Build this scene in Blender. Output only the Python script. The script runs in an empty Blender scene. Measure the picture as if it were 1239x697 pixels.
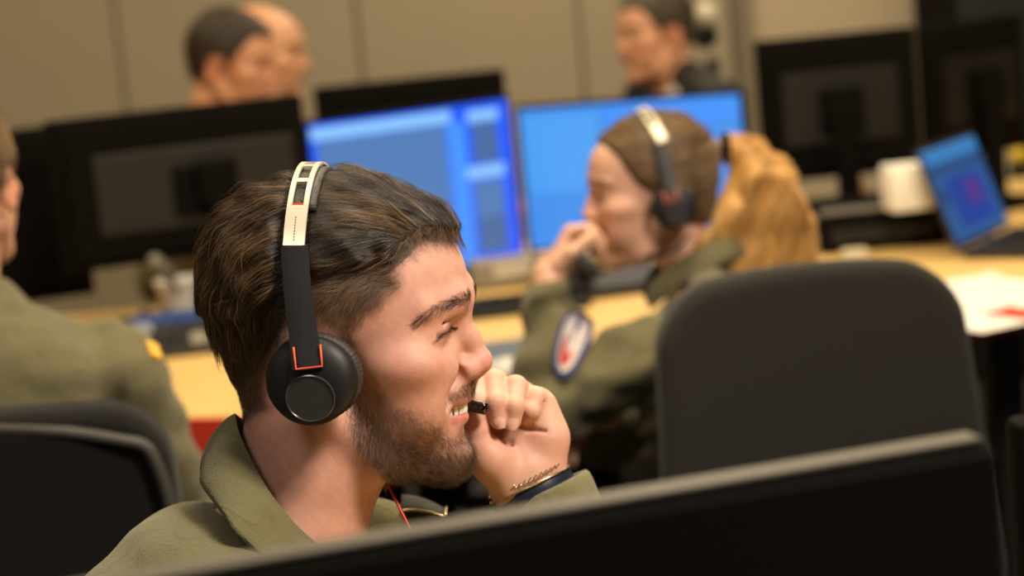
import bpy, bmesh, math, random
import numpy as np
from mathutils import Vector, Matrix

# ------------------------------------------------------------------ camera
S = bpy.context.scene
COL = S.collection
W_PX, H_PX, LENS = 1239, 697, 70.0
FPX = W_PX * LENS / 36.0
CAM = np.array([0.0, 0.0, 1.37])
PITCH, ROLL = math.radians(9.0), math.radians(5.5)
f_ = np.array([0, math.cos(PITCH), -math.sin(PITCH)])
_r0 = np.array([1.0, 0, 0]); _u0 = np.array([0, math.sin(PITCH), math.cos(PITCH)])
u_ = _u0 * math.cos(ROLL) + _r0 * math.sin(ROLL)
r_ = _r0 * math.cos(ROLL) - _u0 * math.sin(ROLL)
cd = bpy.data.cameras.new('camera'); cam = bpy.data.objects.new('camera', cd); COL.objects.link(cam)
cam.matrix_world = Matrix(((r_[0], u_[0], -f_[0], CAM[0]), (r_[1], u_[1], -f_[1], CAM[1]),
                           (r_[2], u_[2], -f_[2], CAM[2]), (0, 0, 0, 1)))
cd.lens = LENS; cd.sensor_width = 36; cd.clip_start = 0.05
cd.dof.use_dof = True; cd.dof.focus_distance = 1.44; cd.dof.aperture_fstop = 4.2
S.camera = cam

# ------------------------------------------------------------------ exposure, world, lamps
S.view_settings.view_transform = 'Standard'; S.view_settings.look = 'None'
S.view_settings.gamma = 1.0; S.view_settings.exposure = 0.0; S.view_settings.use_curve_mapping = False
wd = bpy.data.worlds.new('world'); S.world = wd; wd.use_nodes = True
wd.node_tree.nodes['Background'].inputs[0].default_value = (1.0, 0.86, 0.7, 1)
wd.node_tree.nodes['Background'].inputs[1].default_value = 0.025

def area(name, loc, size, power, color=(1, .86, .68), target=None, sy=None):
    d = bpy.data.lights.new(name, 'AREA'); d.energy = power; d.color = color
    d.shape = 'RECTANGLE'; d.size = size; d.size_y = sy or size
    o = bpy.data.objects.new(name, d); COL.objects.link(o); o.location = loc
    v = Vector(target if target else (loc[0], loc[1], 0)) - Vector(loc)
    o.rotation_euler = v.to_track_quat('-Z', 'Y').to_euler()
    return o
area('ceiling_or_fill_light', (0.95, 0.70, 2.55), 0.45, 60, (1, .855, .70), target=(-.02, 1.45, 1.1))
area('ceiling_or_fill_light', (-0.75, 0.25, 2.45), 0.4, 6, (1, .90, .84), target=(-.15, 1.5, 1.0))  # added fill to lift the dark neck, not a lamp of the room
area('ceiling_or_fill_light', (-0.05, 1.85, 2.74), 0.4, 14, (1, .85, .62))
area('ceiling_or_fill_light', (0.3, 2.7, 2.74), 0.6, 34, (1, .80, .47), target=(.1, 2.9, .9))
area('ceiling_or_fill_light', (-1.3, 4.1, 2.74), 0.7, 22, (1, .80, .47))
area('ceiling_or_fill_light', (1.7, 3.7, 2.74), 0.7, 36, (1, .82, .52))
area('ceiling_or_fill_light', (0.4, 5.5, 2.74), 0.8, 30, (1, .84, .62))
area('ceiling_or_fill_light', (-2.0, 5.6, 2.74), 0.8, 8, (1, .82, .60))

def P(px, py, d):
    return CAM + f_ * d + r_ * ((px - 619.5) / FPX * d) - u_ * ((py - 348.5) / FPX * d)
def at_z(px, py, z):
    v = f_ + r_ * ((px - 619.5) / FPX) - u_ * ((py - 348.5) / FPX)
    return CAM + v * ((z - CAM[2]) / v[2])

# ------------------------------------------------------------------ object helpers
def thing(name, label, cat, loc=(0, 0, 0), rotz=0.0, group=None):
    o = bpy.data.objects.new(name, None); COL.objects.link(o); o.empty_display_size = .05
    o.location = [float(c) for c in loc]; o.rotation_euler = (0, 0, rotz); tag(o, label, cat, group); return o
def tag(o, label=None, cat=None, group=None, kind=None):
    if label: o['label'] = label
    if cat: o['category'] = cat
    if group: o['group'] = group
    if kind: o['kind'] = kind
    return o
def root_loc(o):
    while o.parent is not None: o = o.parent
    return np.array(o.location)
def make_mesh(name, v, fc, smooth=True, attrs=None):
    me = bpy.data.meshes.new(name)
    v = np.asarray(v, dtype=np.float32)
    if isinstance(fc, np.ndarray):
        n = fc.shape[1]; m = len(fc)
        me.vertices.add(len(v)); me.vertices.foreach_set('co', v.ravel())
        me.loops.add(m * n); me.loops.foreach_set('vertex_index', fc.ravel().astype(np.int32))
        me.polygons.add(m); me.polygons.foreach_set('loop_start', np.arange(0, m * n, n, dtype=np.int32))
        me.update(calc_edges=True)
    else:
        me.from_pydata(v.tolist(), [], [list(map(int, q)) for q in fc]); me.update()
    me.validate()
    me.polygons.foreach_set('use_smooth', [smooth] * len(me.polygons))
    for k, a in (attrs or {}).items():
        if a.ndim == 2:
            at = me.attributes.new(k, 'FLOAT_COLOR', 'POINT'); at.data.foreach_set('color', a.astype(np.float32).ravel())
        else:
            at = me.attributes.new(k, 'FLOAT', 'POINT'); at.data.foreach_set('value', a.astype(np.float32))
    return me
def obj(name, v, fc, mat, parent=None, world=False, smooth=True, attrs=None, kind=None):
    """links ONE mesh object; world=True: v is in world space and is moved under its parent's unrotated root"""
    v = np.asarray(v, dtype=float)
    if parent is not None and world: v = v - root_loc(parent)
    me = make_mesh(name, v, fc, smooth, attrs)
    if mat: me.materials.append(mat)
    o = bpy.data.objects.new(name, me); COL.objects.link(o)
    if parent is not None: o.parent = parent
    if kind: o['kind'] = kind
    return o
def copy_tree(o, parent=None):
    c = o.copy(); COL.objects.link(c); c.parent = parent
    for ch in list(o.children): copy_tree(ch, c)
    return c

class MB:
    """collects simple solids, builds one mesh object"""
    def __init__(s): s.v = []; s.f = []
    def add(s, v, f):
        n = len(s.v); s.v += [tuple(map(float, p)) for p in v]; s.f += [tuple(i + n for i in q) for q in f]; return s
    def bm(s, b):
        b.verts.ensure_lookup_table(); b.verts.index_update()
        s.add([tuple(x.co) for x in b.verts], [[x.index for x in q.verts] for q in b.faces]); b.free(); return s
    def box(s, c, d, bev=0.0, M=None, seg=2):
        b = bmesh.new(); bmesh.ops.create_cube(b, size=1.0)
        for x in b.verts: x.co = Vector((x.co.x * d[0], x.co.y * d[1], x.co.z * d[2]))
        if bev: bmesh.ops.bevel(b, geom=list(b.edges), offset=bev, segments=seg, affect='EDGES', profile=.5)
        for x in b.verts:
            p = x.co
            if M is not None: p = M @ p
            x.co = Vector(p) + Vector(c)
        return s.bm(b)
    def tube(s, pts, rad, n=10, cap=True):
        pts = [np.array(p, float) for p in pts]; rads = rad if hasattr(rad, '__len__') else [rad] * len(pts)
        rings = []; prev = None
        for i, p in enumerate(pts):
            t = pts[min(i + 1, len(pts) - 1)] - pts[max(i - 1, 0)]; t = t / (np.linalg.norm(t) + 1e-12)
            if prev is None:
                a = np.array([0, 0, 1.0]) if abs(t[2]) < .9 else np.array([1.0, 0, 0])
            else: a = prev
            a = a - t * a.dot(t); a /= np.linalg.norm(a); prev = a; b = np.cross(t, a)
            rings.append([p + (a * math.cos(2 * math.pi * k / n) + b * math.sin(2 * math.pi * k / n)) * rads[i] for k in range(n)])
        v = [q for r in rings for q in r]; f = []
        for i in range(len(pts) - 1):
            for k in range(n):
                f.append((i * n + k, i * n + (k + 1) % n, (i + 1) * n + (k + 1) % n, (i + 1) * n + k))
        if cap: f.append(tuple(range(n))[::-1]); f.append(tuple((len(pts) - 1) * n + k for k in range(n)))
        return s.add(v, f)
    def lathe(s, prof, c=(0, 0, 0), n=32, M=None, sx=1, sy=1):
        v = []; f = []
        for (r, z) in prof:
            for k in range(n):
                a = 2 * math.pi * k / n; p = Vector((r * math.cos(a) * sx, r * math.sin(a) * sy, z))
                if M is not None: p = M @ p
                v.append(p + Vector(c))
        for i in range(len(prof) - 1):
            for k in range(n): f.append((i * n + k, i * n + (k + 1) % n, (i + 1) * n + (k + 1) % n, (i + 1) * n + k))
        f.append(tuple(range(n))[::-1]); f.append(tuple((len(prof) - 1) * n + k for k in range(n)))
        return s.add(v, f)
    def prism(s, pts, z0, z1):
        n = len(pts); v = [(p[0], p[1], z0) for p in pts] + [(p[0], p[1], z1) for p in pts]
        f = [tuple(range(n))[::-1], tuple(range(n, 2 * n))] + [(k, (k + 1) % n, n + (k + 1) % n, n + k) for k in range(n)]
        return s.add(v, f)
    def grid(s, g, thick=None):
        g = np.asarray(g, float); m, n = g.shape[:2]
        v = g.reshape(-1, 3); f = [(i * n + j, i * n + j + 1, (i + 1) * n + j + 1, (i + 1) * n + j) for i in range(m - 1) for j in range(n - 1)]
        return s.add(v, f)
    def build(s, name, mat, parent=None, world=False, smooth=False, kind=None):
        return obj(name, s.v, s.f, mat, parent, world, smooth, None, kind)
def smooth_by_angle(o, deg=35):
    me = o.data; a = math.radians(deg)
    b = bmesh.new(); b.from_mesh(me)
    for q in b.faces: q.smooth = True
    for e in b.edges: e.smooth = not (len(e.link_faces) == 2 and e.calc_face_angle(0) > a)
    b.to_mesh(me); b.free(); return o

# ------------------------------------------------------------------ materials
def mat(name, color, rough=.6, metal=0.0, noise=0.0, nscale=60, bump=0.0, bscale=300, spec=.5, attr=None, sss=0.0, emit=None, estr=0, coat=0.0, sheen=0.0):
    m = bpy.data.materials.new(name); m.use_nodes = True; nt = m.node_tree; b = nt.nodes['Principled BSDF']
    N = nt.nodes.new; L = nt.links.new
    b.inputs['Roughness'].default_value = rough; b.inputs['Metallic'].default_value = metal
    b.inputs['Specular IOR Level'].default_value = spec
    if coat: b.inputs['Coat Weight'].default_value = coat
    if sheen: b.inputs['Sheen Weight'].default_value = sheen; b.inputs['Sheen Roughness'].default_value = .5
    src = None
    tc = N('ShaderNodeTexCoord')
    if attr:
        a = N('ShaderNodeAttribute'); a.attribute_name = attr; src = a.outputs['Color']
    else:
        c = N('ShaderNodeRGB'); c.outputs[0].default_value = (*color, 1); src = c.outputs[0]
    if noise:
        nz = N('ShaderNodeTexNoise'); nz.inputs['Scale'].default_value = nscale; nz.inputs['Detail'].default_value = 4
        L(tc.outputs['Object'], nz.inputs['Vector'])
        mr = N('ShaderNodeMapRange'); mr.inputs[3].default_value = 1 - noise; mr.inputs[4].default_value = 1 + noise
        L(nz.outputs['Fac'], mr.inputs[0])
        mx = N('ShaderNodeVectorMath'); mx.operation = 'SCALE'; L(src, mx.inputs[0]); L(mr.outputs[0], mx.inputs['Scale']); src = mx.outputs[0]
    L(src, b.inputs['Base Color'])
    if bump:
        nb = N('ShaderNodeTexNoise'); nb.inputs['Scale'].default_value = bscale; nb.inputs['Detail'].default_value = 3
        L(tc.outputs['Object'], nb.inputs['Vector'])
        bp = N('ShaderNodeBump'); bp.inputs['Strength'].default_value = bump; bp.inputs['Distance'].default_value = .002
        L(nb.outputs['Fac'], bp.inputs['Height']); L(bp.outputs[0], b.inputs['Normal'])
    if sss:
        b.inputs['Subsurface Weight'].default_value = sss; b.inputs['Subsurface Radius'].default_value = (1.0, .35, .2)
        b.inputs['Subsurface Scale'].default_value = .006
    if emit:
        b.inputs['Emission Color'].default_value = (*emit, 1); b.inputs['Emission Strength'].default_value = estr
    return m
def hair_mat(name, dark, light, rough=.45):
    m = bpy.data.materials.new(name); m.use_nodes = True; nt = m.node_tree; b = nt.nodes['Principled BSDF']
    a = nt.nodes.new('ShaderNodeAttribute'); a.attribute_name = 'tint'
    mx = nt.nodes.new('ShaderNodeMix'); mx.data_type = 'RGBA'
    mx.inputs[6].default_value = (*dark, 1); mx.inputs[7].default_value = (*light, 1)
    nt.links.new(a.outputs['Fac'], mx.inputs[0]); nt.links.new(mx.outputs[2], b.inputs['Base Color'])
    b.inputs['Roughness'].default_value = rough; b.inputs['Specular IOR Level'].default_value = .6
    return m

# ------------------------------------------------------------------ implicit surfaces (numpy): smooth unions, meshed by surface nets
class Field:
    def __init__(s, lo, hi, h):
        s.lo = np.array(lo, float); s.h = h
        s.n = np.ceil((np.array(hi) - s.lo) / h).astype(int) + 1
        s.ax = [(s.lo[i] + h * np.arange(s.n[i])).astype(np.float32) for i in range(3)]
        s.D = np.full(s.n, 1e3, np.float32)
    def sl(s, lo, hi):
        a = [slice(max(0, int((lo[i] - s.lo[i]) / s.h)), max(0, min(s.n[i], int((hi[i] - s.lo[i]) / s.h) + 2))) for i in range(3)]
        return tuple(a)
    def xyz(s, q=None):
        q = q or (slice(None),) * 3
        return s.ax[0][q[0]][:, None, None], s.ax[1][q[1]][None, :, None], s.ax[2][q[2]][None, None, :]
    def _op(s, d, q, k, op):
        A = s.D[q]
        if A.size == 0: return
        k = max(k, 1e-3)
        if op == 'u':
            hh = np.clip(.5 + .5 * (A - d) / k, 0, 1); s.D[q] = A + (d - A) * hh - k * hh * (1 - hh)
        else:
            hh = np.clip(.5 - .5 * (A + d) / k, 0, 1); s.D[q] = A + (-d - A) * hh + k * hh * (1 - hh)
    def ell(s, c, r, k=6, op='u', R=None, sym=False):
        if sym:
            s.ell(c, r, k, op, R); R2 = None
            if R is not None: F = np.diag([1, -1, 1]); R2 = F @ R @ F
            s.ell((c[0], -c[1], c[2]), r, k, op, R2); return s
        m = max(r) + k * 1.2 + s.h * 3 + (12 if op == 'u' else 4)
        q = s.sl(np.array(c) - m, np.array(c) + m); x, y, z = s.xyz(q)
        x, y, z = x - c[0], y - c[1], z - c[2]
        if R is not None:
            R = np.asarray(R, np.float32)
            x, y, z = (R[0, 0] * x + R[1, 0] * y + R[2, 0] * z, R[0, 1] * x + R[1, 1] * y + R[2, 1] * z, R[0, 2] * x + R[1, 2] * y + R[2, 2] * z)
        k0 = np.sqrt((x / r[0]) ** 2 + (y / r[1]) ** 2 + (z / r[2]) ** 2)
        k1 = np.sqrt((x / r[0] ** 2) ** 2 + (y / r[1] ** 2) ** 2 + (z / r[2] ** 2) ** 2) + 1e-9
        d = np.where(k0 < 1e-3, -min(r), k0 * (k0 - 1) / k1)
        s._op(d.astype(np.float32), q, k, op); return s
    def cap(s, pts, rads, k=6, op='u', sym=False):
        if not hasattr(rads, '__len__'): rads = [rads] * len(pts)
        for a, b, ra, rb in zip(pts[:-1], pts[1:], rads[:-1], rads[1:]):
            a = np.array(a, float); b = np.array(b, float)
            m = max(ra, rb) + k * 1.2 + s.h * 3 + (12 if op == 'u' else 4)
            q = s.sl(np.minimum(a, b) - m, np.maximum(a, b) + m); x, y, z = s.xyz(q)
            ab = b - a; L2 = ab.dot(ab) + 1e-9
            t = np.clip(((x - a[0]) * ab[0] + (y - a[1]) * ab[1] + (z - a[2]) * ab[2]) / L2, 0, 1)
            d = np.sqrt((x - a[0] - t * ab[0]) ** 2 + (y - a[1] - t * ab[1]) ** 2 + (z - a[2] - t * ab[2]) ** 2) - (ra + (rb - ra) * t)
            s._op(d.astype(np.float32), q, k, op)
        if sym: s.cap([(p[0], -p[1], p[2]) for p in pts], rads, k, op)
        return s
    def mesh(s, D=None):
        D = s.D if D is None else D
        ins = D < 0
        c8 = [ins[i:ins.shape[0] - 1 + i, j:ins.shape[1] - 1 + j, k:ins.shape[2] - 1 + k] for i in (0, 1) for j in (0, 1) for k in (0, 1)]
        cnt = sum(c.astype(np.int8) for c in c8)
        act = (cnt > 0) & (cnt < 8); I = np.argwhere(act)
        idx = np.full(act.shape, -1, np.int32); idx[act] = np.arange(len(I))
        acc = np.zeros((len(I), 3), np.float32); num = np.zeros(len(I), np.float32)
        val = {}
        for i in (0, 1):
            for j in (0, 1):
                for k in (0, 1): val[i, j, k] = D[I[:, 0] + i, I[:, 1] + j, I[:, 2] + k]
        for a in range(3):
            o = [x for x in range(3) if x != a]
            for p in (0, 1):
                for q in (0, 1):
                    e0 = [0, 0, 0]; e0[o[0]] = p; e0[o[1]] = q; e1 = list(e0); e1[a] = 1
                    v0, v1 = val[tuple(e0)], val[tuple(e1)]
                    m = (v0 < 0) != (v1 < 0); t = v0 / np.where(v0 == v1, 1, v0 - v1)
                    pt = np.tile(np.array(e0, np.float32), (len(I), 1)); pt[:, a] = t
                    acc[m] += pt[m]; num[m] += 1
        V = I + acc / num[:, None]
        F = []
        for a in range(3):
            b, c = (a + 1) % 3, (a + 2) % 3
            s0 = [slice(None)] * 3; s1 = [slice(None)] * 3; s0[a] = slice(0, -1); s1[a] = slice(1, None)
            A, B = ins[tuple(s0)], ins[tuple(s1)]
            for flip, m in ((False, A & ~B), (True, ~A & B)):
                E = np.argwhere(m); E = E[(E[:, b] > 0) & (E[:, c] > 0) & (E[:, b] < D.shape[b] - 1) & (E[:, c] < D.shape[c] - 1)]
                q = []
                for (db, dc) in ((-1, -1), (0, -1), (0, 0), (-1, 0)):
                    X = E.copy(); X[:, b] += db; X[:, c] += dc; q.append(idx[X[:, 0], X[:, 1], X[:, 2]])
                q = np.stack(q, 1); F.append(q[:, ::-1] if flip else q)
        F = np.concatenate(F); F = F[(F >= 0).all(1)]
        P_ = V * s.h + s.lo
        for _ in range(2):
            d, g = s.sample(P_, D); n2 = (g ** 2).sum(1); n2 = np.maximum(n2, .25)
            P_ = P_ - np.clip(d / n2, -s.h * .5, s.h * .5)[:, None] * g
        return P_, F
    def sample(s, p, D=None):
        D = s.D if D is None else D
        def tri(p):
            q = (p - s.lo) / s.h; q = np.clip(q, 0, np.array(D.shape) - 1.001); i = q.astype(int); t = q - i
            r = 0
            for a in (0, 1):
                for b in (0, 1):
                    for c in (0, 1):
                        w = (t[:, 0] if a else 1 - t[:, 0]) * (t[:, 1] if b else 1 - t[:, 1]) * (t[:, 2] if c else 1 - t[:, 2])
                        r = r + w * D[i[:, 0] + a, i[:, 1] + b, i[:, 2] + c]
            return r
        e = s.h * .7; d = tri(p); g = np.zeros_like(p)
        for a in range(3):
            o = np.zeros(3); o[a] = e; g[:, a] = (tri(p + o) - tri(p - o)) / (2 * e)
        return d, g
def rotm(ax, deg): return np.array(Matrix.Rotation(math.radians(deg), 3, ax))
_rng = np.random.default_rng(7)
_NK = _rng.normal(size=(24, 3)); _NP = _rng.uniform(0, 6.28, 24)
def noise3(p, scale):
    """smooth pseudo noise, about -1..1"""
    p = np.asarray(p) / scale; r = 0
    for k in range(12): r = r + np.sin(p @ (_NK[k] * 1.6) + _NP[k] + 1.3 * np.sin(p @ _NK[k + 12] + _NP[k + 12]))
    return r / 4.0
def poly_sd(poly, px, py):
    """signed distance to a polygon, negative inside"""
    poly = np.array(poly, float); d = np.full(px.shape, 1e9); ins = np.zeros(px.shape, bool)
    for i in range(len(poly)):
        a, b = poly[i], poly[(i + 1) % len(poly)]; e = b - a
        t = np.clip(((px - a[0]) * e[0] + (py - a[1]) * e[1]) / (e.dot(e) + 1e-9), 0, 1)
        d = np.minimum(d, (px - a[0] - t * e[0]) ** 2 + (py - a[1] - t * e[1]) ** 2)
        if a[1] != b[1]:
            c = ((a[1] > py) != (b[1] > py)) & (px < (b[0] - a[0]) * (py - a[1]) / (b[1] - a[1]) + a[0]); ins ^= c
    return np.where(ins, -1, 1) * np.sqrt(d)
def sstep(a, b, x):
    t = np.clip((x - a) / (b - a), 0, 1); return t * t * (3 - 2 * t)
def catmull(pts, n):
    pts = np.array(pts, float); q = np.vstack([2 * pts[0] - pts[1], pts, 2 * pts[-1] - pts[-2]]); out = []
    for u in np.linspace(0, len(pts) - 1, n):
        i = min(int(u), len(pts) - 2); t = u - i; p0, p1, p2, p3 = q[i:i + 4]
        out.append(.5 * (2 * p1 + (p2 - p0) * t + (2 * p0 - 5 * p1 + 4 * p2 - p3) * t * t + (3 * p1 - p0 - 3 * p2 + p3) * t ** 3))
    return np.array(out)
def strands(name, paths, rad, tint, m, parent, world=True):
    """paths: (N, k, 3) in world metres -> one hair-curves object"""
    N, k = paths.shape[:2]
    if world: paths = paths - root_loc(parent)
    hc = bpy.data.hair_curves.new(name); hc.add_curves([k] * N)
    hc.points.foreach_set('position', paths.astype(np.float32).ravel())
    ra = hc.attributes.get('radius') or hc.attributes.new('radius', 'FLOAT', 'POINT')
    rr = np.outer(rad if hasattr(rad, '__len__') else np.full(N, rad), np.linspace(1, .25, k))
    ra.data.foreach_set('value', rr.astype(np.float32).ravel())
    ta = hc.attributes.new('tint', 'FLOAT', 'CURVE'); ta.data.foreach_set('value', np.asarray(tint, np.float32))
    hc.materials.append(m); o = bpy.data.objects.new(name, hc); COL.objects.link(o); o.parent = parent; o['kind'] = 'stuff'
    return o
def sample_surface(V, F, w, N, rng):
    """N random points on quads F, chosen by area x weight (per vertex)"""
    a, b, c, d = V[F[:, 0]], V[F[:, 1]], V[F[:, 2]], V[F[:, 3]]
    ar = np.linalg.norm(np.cross(c - a, d - b), axis=1) * w[F].mean(1)
    i = rng.choice(len(F), N, p=ar / ar.sum()); s, t = rng.random((2, N, 1))
    return (a[i] * (1 - s) + b[i] * s) * (1 - t) + (d[i] * (1 - s) + c[i] * s) * t
# ------------------------------------------------------------------ heads
# head space, millimetres: x forward, y to the left, z up
SC = FPX / 1500.0            # pixels per millimetre at the man's distance
YAW = math.radians(8.0)
def head_field(h=1.7, mouth=0.0, lo=(-128, -100, -205), hi=(122, 100, 122), neck=((-27, 0, -62), (-27, 0, -106), (-44, 0, -160), (-66, 0, -215)), nr=(50, 51, 54, 62), ears=True, female=False):
    f = Field(lo, hi, h)
    f.ell((-14, 0, 26), (88, 74, 80), 1)
    f.ell((30, 0, 30), (62, 60, 56), 20)
    f.ell((-44, 0, -16), (47, 54, 55), 14)
    f.ell((42, 0, -20), (46, 60, 66), 22)
    j = 0.88 if female else 1.0
    f.cap([(-4, 52 * j, -62), (30, 40 * j, -92), (70, 10, -103)], [17, 15, 15], 22, sym=True)
    f.ell((20, 0, -82), (54, 40, 32), 20)
    f.ell((74, 0, -100), (17, 19, 17), 12)
    f.ell((62, 0, -70), (25, 34, 30), 16)
    f.ell((50, 40, -50), (30, 20, 34), 18, sym=True)
    f.ell((54, 47, -22), (25, 20, 15), 16, sym=True)
    # brow, sockets, lids
    f.cap([(84, 0, 18), (83, 18, 21), (68, 44, 18)], [9, 8.5, 7.5] if not female else [7, 6, 6], 12, sym=True)
    f.ell((90, 31, -5), (16, 15, 8), 11, 's', sym=True)
    f.ell((68, 31.5, -2), (13.3, 14.5, 12), 8, sym=True)
    f.ell((68, 27, -30), (19, 14, 15), 13, sym=True)
    # nose
    f.cap([(84, 0, 6), (93, 0, -12), (99.5, 0, -27)], [8, 7.2, 8.2], 8)
    f.ell((99.8, 0, -30), (9.8, 10.5, 9.2), 6)
    f.ell((90.5, 12, -33.5), (11.5, 7.5, 9), 6, sym=True)
    f.cap([(98, 0, -38), (88, 0, -44)], [4.5, 6], 5)
    f.ell((86, 20.5, -37), (4, 2.6, 8), 5, 's', sym=True)
    f.ell((94.5, 6.8, -42.5), (5, 2.6, 3.5), 2, 's', R=rotm('Z', 15), sym=True)
    # lips
    f.ell((82, 0, -50), (12, 24, 12), 10)
    f.cap([(88.6, 0, -55.8), (85.6, 12, -56.2), (73, 28, -60 - mouth * .2 + (3 if mouth else 0))], [4.4, 4.0, 2.4], 4, sym=True)
    f.cap([(84.5, 0, -64.5 - mouth), (81, 13, -64 - mouth), (72, 28, -61.5 - mouth * .35 + (2 if mouth else 0))], [5.4, 5.0, 2.6], 4, sym=True)
    f.ell((92, 0, -82 - mouth * .5), (8, 18, 7), 9, 's')
    if mouth:
        f.cap([(92, 0, -61.5 - mouth * .42), (89, 14, -61 - mouth * .40), (80, 24, -60 - mouth * .30), (74, 28, -59.5 - mouth * .22)], [mouth * .46, mouth * .46, mouth * .40, mouth * .16], 1.2, 's', sym=True)
        f.ell((70, 0, -62 - mouth * .42), (18, 23, mouth * .8), 1.5, 's')
    else:
        f.cap([(95, 0, -60.5), (92, 14, -60.8), (76, 28, -62)], [1.7, 1.7, 1.4], 3, 's', sym=True)
    # smile fold
    f.cap([(88, 22, -36), (79, 33, -50), (73, 36, -64)], [2.8, 3.2, 1.6], 7, 's', sym=True)
    # eye openings
    f.cap([(82.8, 23, -.6), (84, 30, -.8), (78.5, 40, -3.5), (72, 45.5, -6)], [.7, 1.8, 1.7, .9], 1.0, 's', sym=True)
    f.cap([(81, 22, -9.5), (80, 31, -11.5), (72, 42, -11.5)], [.8, 1.2, .8], 4, 's', sym=True)
    f.cap([(82, 29, 7.5), (79, 36, 6.5), (72, 44, 3.5)], [.4, .9, .7], 3, 's', sym=True)
    if ears:
        for sg in (1, -1):
            E = rotm('Z', 20 * sg) @ rotm('Y', -12)
            f.ell((-20, sg * 75, -20), (17, 5.5, 30), 4, R=E)
            f.ell((-14, sg * 82, -22), (9, 6, 17), 4, 's', R=E)
            f.ell((-8, sg * 74, -28), (6, 5, 8), 4)
    f.cap([np.array(n) for n in neck], list(nr), 16)
    return f
HROLL = math.radians(10.0)          # the near side of his head is a little lower: we look down on it
_cy, _sy, _cr, _sr = math.cos(YAW), math.sin(YAW), math.cos(HROLL), math.sin(HROLL)
HR = np.array([[_cy, _sy, 0], [-_sy, _cy, 0], [0, 0, 1]]) @ np.array([[1, 0, 0], [0, _cr, -_sr], [0, _sr, _cr]])
def to_px(p):
    """side-view picture coordinates used to draw hair, beard and lip areas (both sides alike)"""
    q = np.stack([p[..., 0], -np.abs(p[..., 1]), p[..., 2]], -1) @ HR.T
    k = SC * 1500.0 / (1500.0 + q[..., 1])
    return 420 + q[..., 0] * k + (420 - 619.5) * (k / SC - 1), 390 - q[..., 2] * k + (390 - 348.5) * (k / SC - 1)
class PolyMap:
    """signed distance to a side-view polygon, tabulated"""
    def __init__(s, poly):
        s.gx, s.gy = np.arange(180, 660, 2.0), np.arange(170, 760, 2.0)
        X, Y = np.meshgrid(s.gx, s.gy, indexing='ij'); s.T = poly_sd(poly, X, Y)
    def __call__(s, px, py):
        i = np.clip((px - 180) / 2, 0, len(s.gx) - 1.01); j = np.clip((py - 170) / 2, 0, len(s.gy) - 1.01)
        a, b = i.astype(int), j.astype(int); u, v = i - a, j - b; T = s.T
        return (T[a, b] * (1 - u) + T[a + 1, b] * u) * (1 - v) + (T[a, b + 1] * (1 - u) + T[a + 1, b + 1] * u) * v
def hair_shell(base, poly, thick, soft=14, grow=None):
    """hair volume: the head's own distance field grown by a thickness that fades out at the polygon's edge"""
    x, y, z = base.xyz(); x, y, z = np.broadcast_arrays(x, y, z)
    p = np.stack([x, y, z], -1); px, py = to_px(p)
    t = -6 + (thick + 6) * sstep(soft, -soft, PolyMap(poly)(px, py))
    if grow is not None: t = t + grow(p, px, py) * (t > 0)
    return (base.D - t).astype(np.float32)
def skin_tone(V, base=(.62, .33, .245), lips=(.50, .17, .15), beard=None, scalp=None, brows=0, bcol=(.075, .042, .028)):
    px, py = to_px(V); c = np.tile(np.array([*base, 1.0]), (len(V), 1))
    n = noise3(V, 9)
    def mixc(col, a): c[:, :3] = c[:, :3] * (1 - a[:, None]) + np.array(col) * a[:, None]
    red = np.array(base) * np.array([1.04, .80, .78])
    def blob(ctr, r): return np.exp(-(((V - np.array(ctr)) / np.array(r)) ** 2).sum(1))
    for sg in (1, -1):
        mixc(red, .7 * blob((58, sg * 48, -30), (26, 22, 20)))
        mixc(red, .8 * blob((-16, sg * 78, -22), (22, 12, 30)))
        mixc(np.array(base) * .8, .5 * blob((80, sg * 32, -6), (10, 16, 8)))
    mixc(red, .85 * blob((102, 0, -32), (16, 18, 14)))
    sx, sy = 1.0, 1.0
    # lips
    la = sstep(3.2, 1.0, np.abs(V[:, 2] + 57.5 + (90 - V[:, 0]) * .1)) * sstep(72, 75, V[:, 0]) * sstep(29, 24, np.abs(V[:, 1])) * .8
    lb = sstep(6.5, 3.5, np.abs(V[:, 2] + 69 - (84 - V[:, 0]) * .3)) * sstep(71, 75, V[:, 0]) * sstep(28, 22, np.abs(V[:, 1])) * .8
    mixc(lips, la); mixc(lips, lb)
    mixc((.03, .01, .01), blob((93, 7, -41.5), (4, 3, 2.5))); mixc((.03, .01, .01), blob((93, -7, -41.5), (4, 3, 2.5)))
    inside = sstep(78, 70, V[:, 0]) * sstep(56, 50, V[:, 0] * 0 + 50) * (np.abs(V[:, 2] + 66) < 9) * (np.abs(V[:, 1]) < 22) * (V[:, 0] > 40)
    mixc((.10, .02, .02), inside)
    if brows:
        a = brows * sstep(3, -3, PolyMap([(497, 394), (512, 379), (530, 366), (552, 357), (571, 355), (568, 364), (550, 370), (530, 378), (514, 389), (500, 398)])(px, py)); mixc(bcol, a)
        a = .7 * np.exp(-((V[:, 2] + 1.5) / 2.6) ** 2) * (np.abs(np.abs(V[:, 1]) - 32) < 14) * (V[:, 0] > 66); mixc(bcol, a)
    if beard is not None:
        a = 0
        for poly, al, soft in beard: a = np.maximum(a, al * sstep(soft, -soft, PolyMap(poly)(px, py) + 3 * n))
        mixc(bcol, a)
    if scalp is not None:
        a = 0
        for poly, al, soft in scalp: a = np.maximum(a, al * sstep(soft, -soft, PolyMap(poly)(px, py) + 4 * n))
        mixc(bcol, a)
    c[:, :3] *= (1 + .05 * noise3(V, 3.0))[:, None]
    return c
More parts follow.
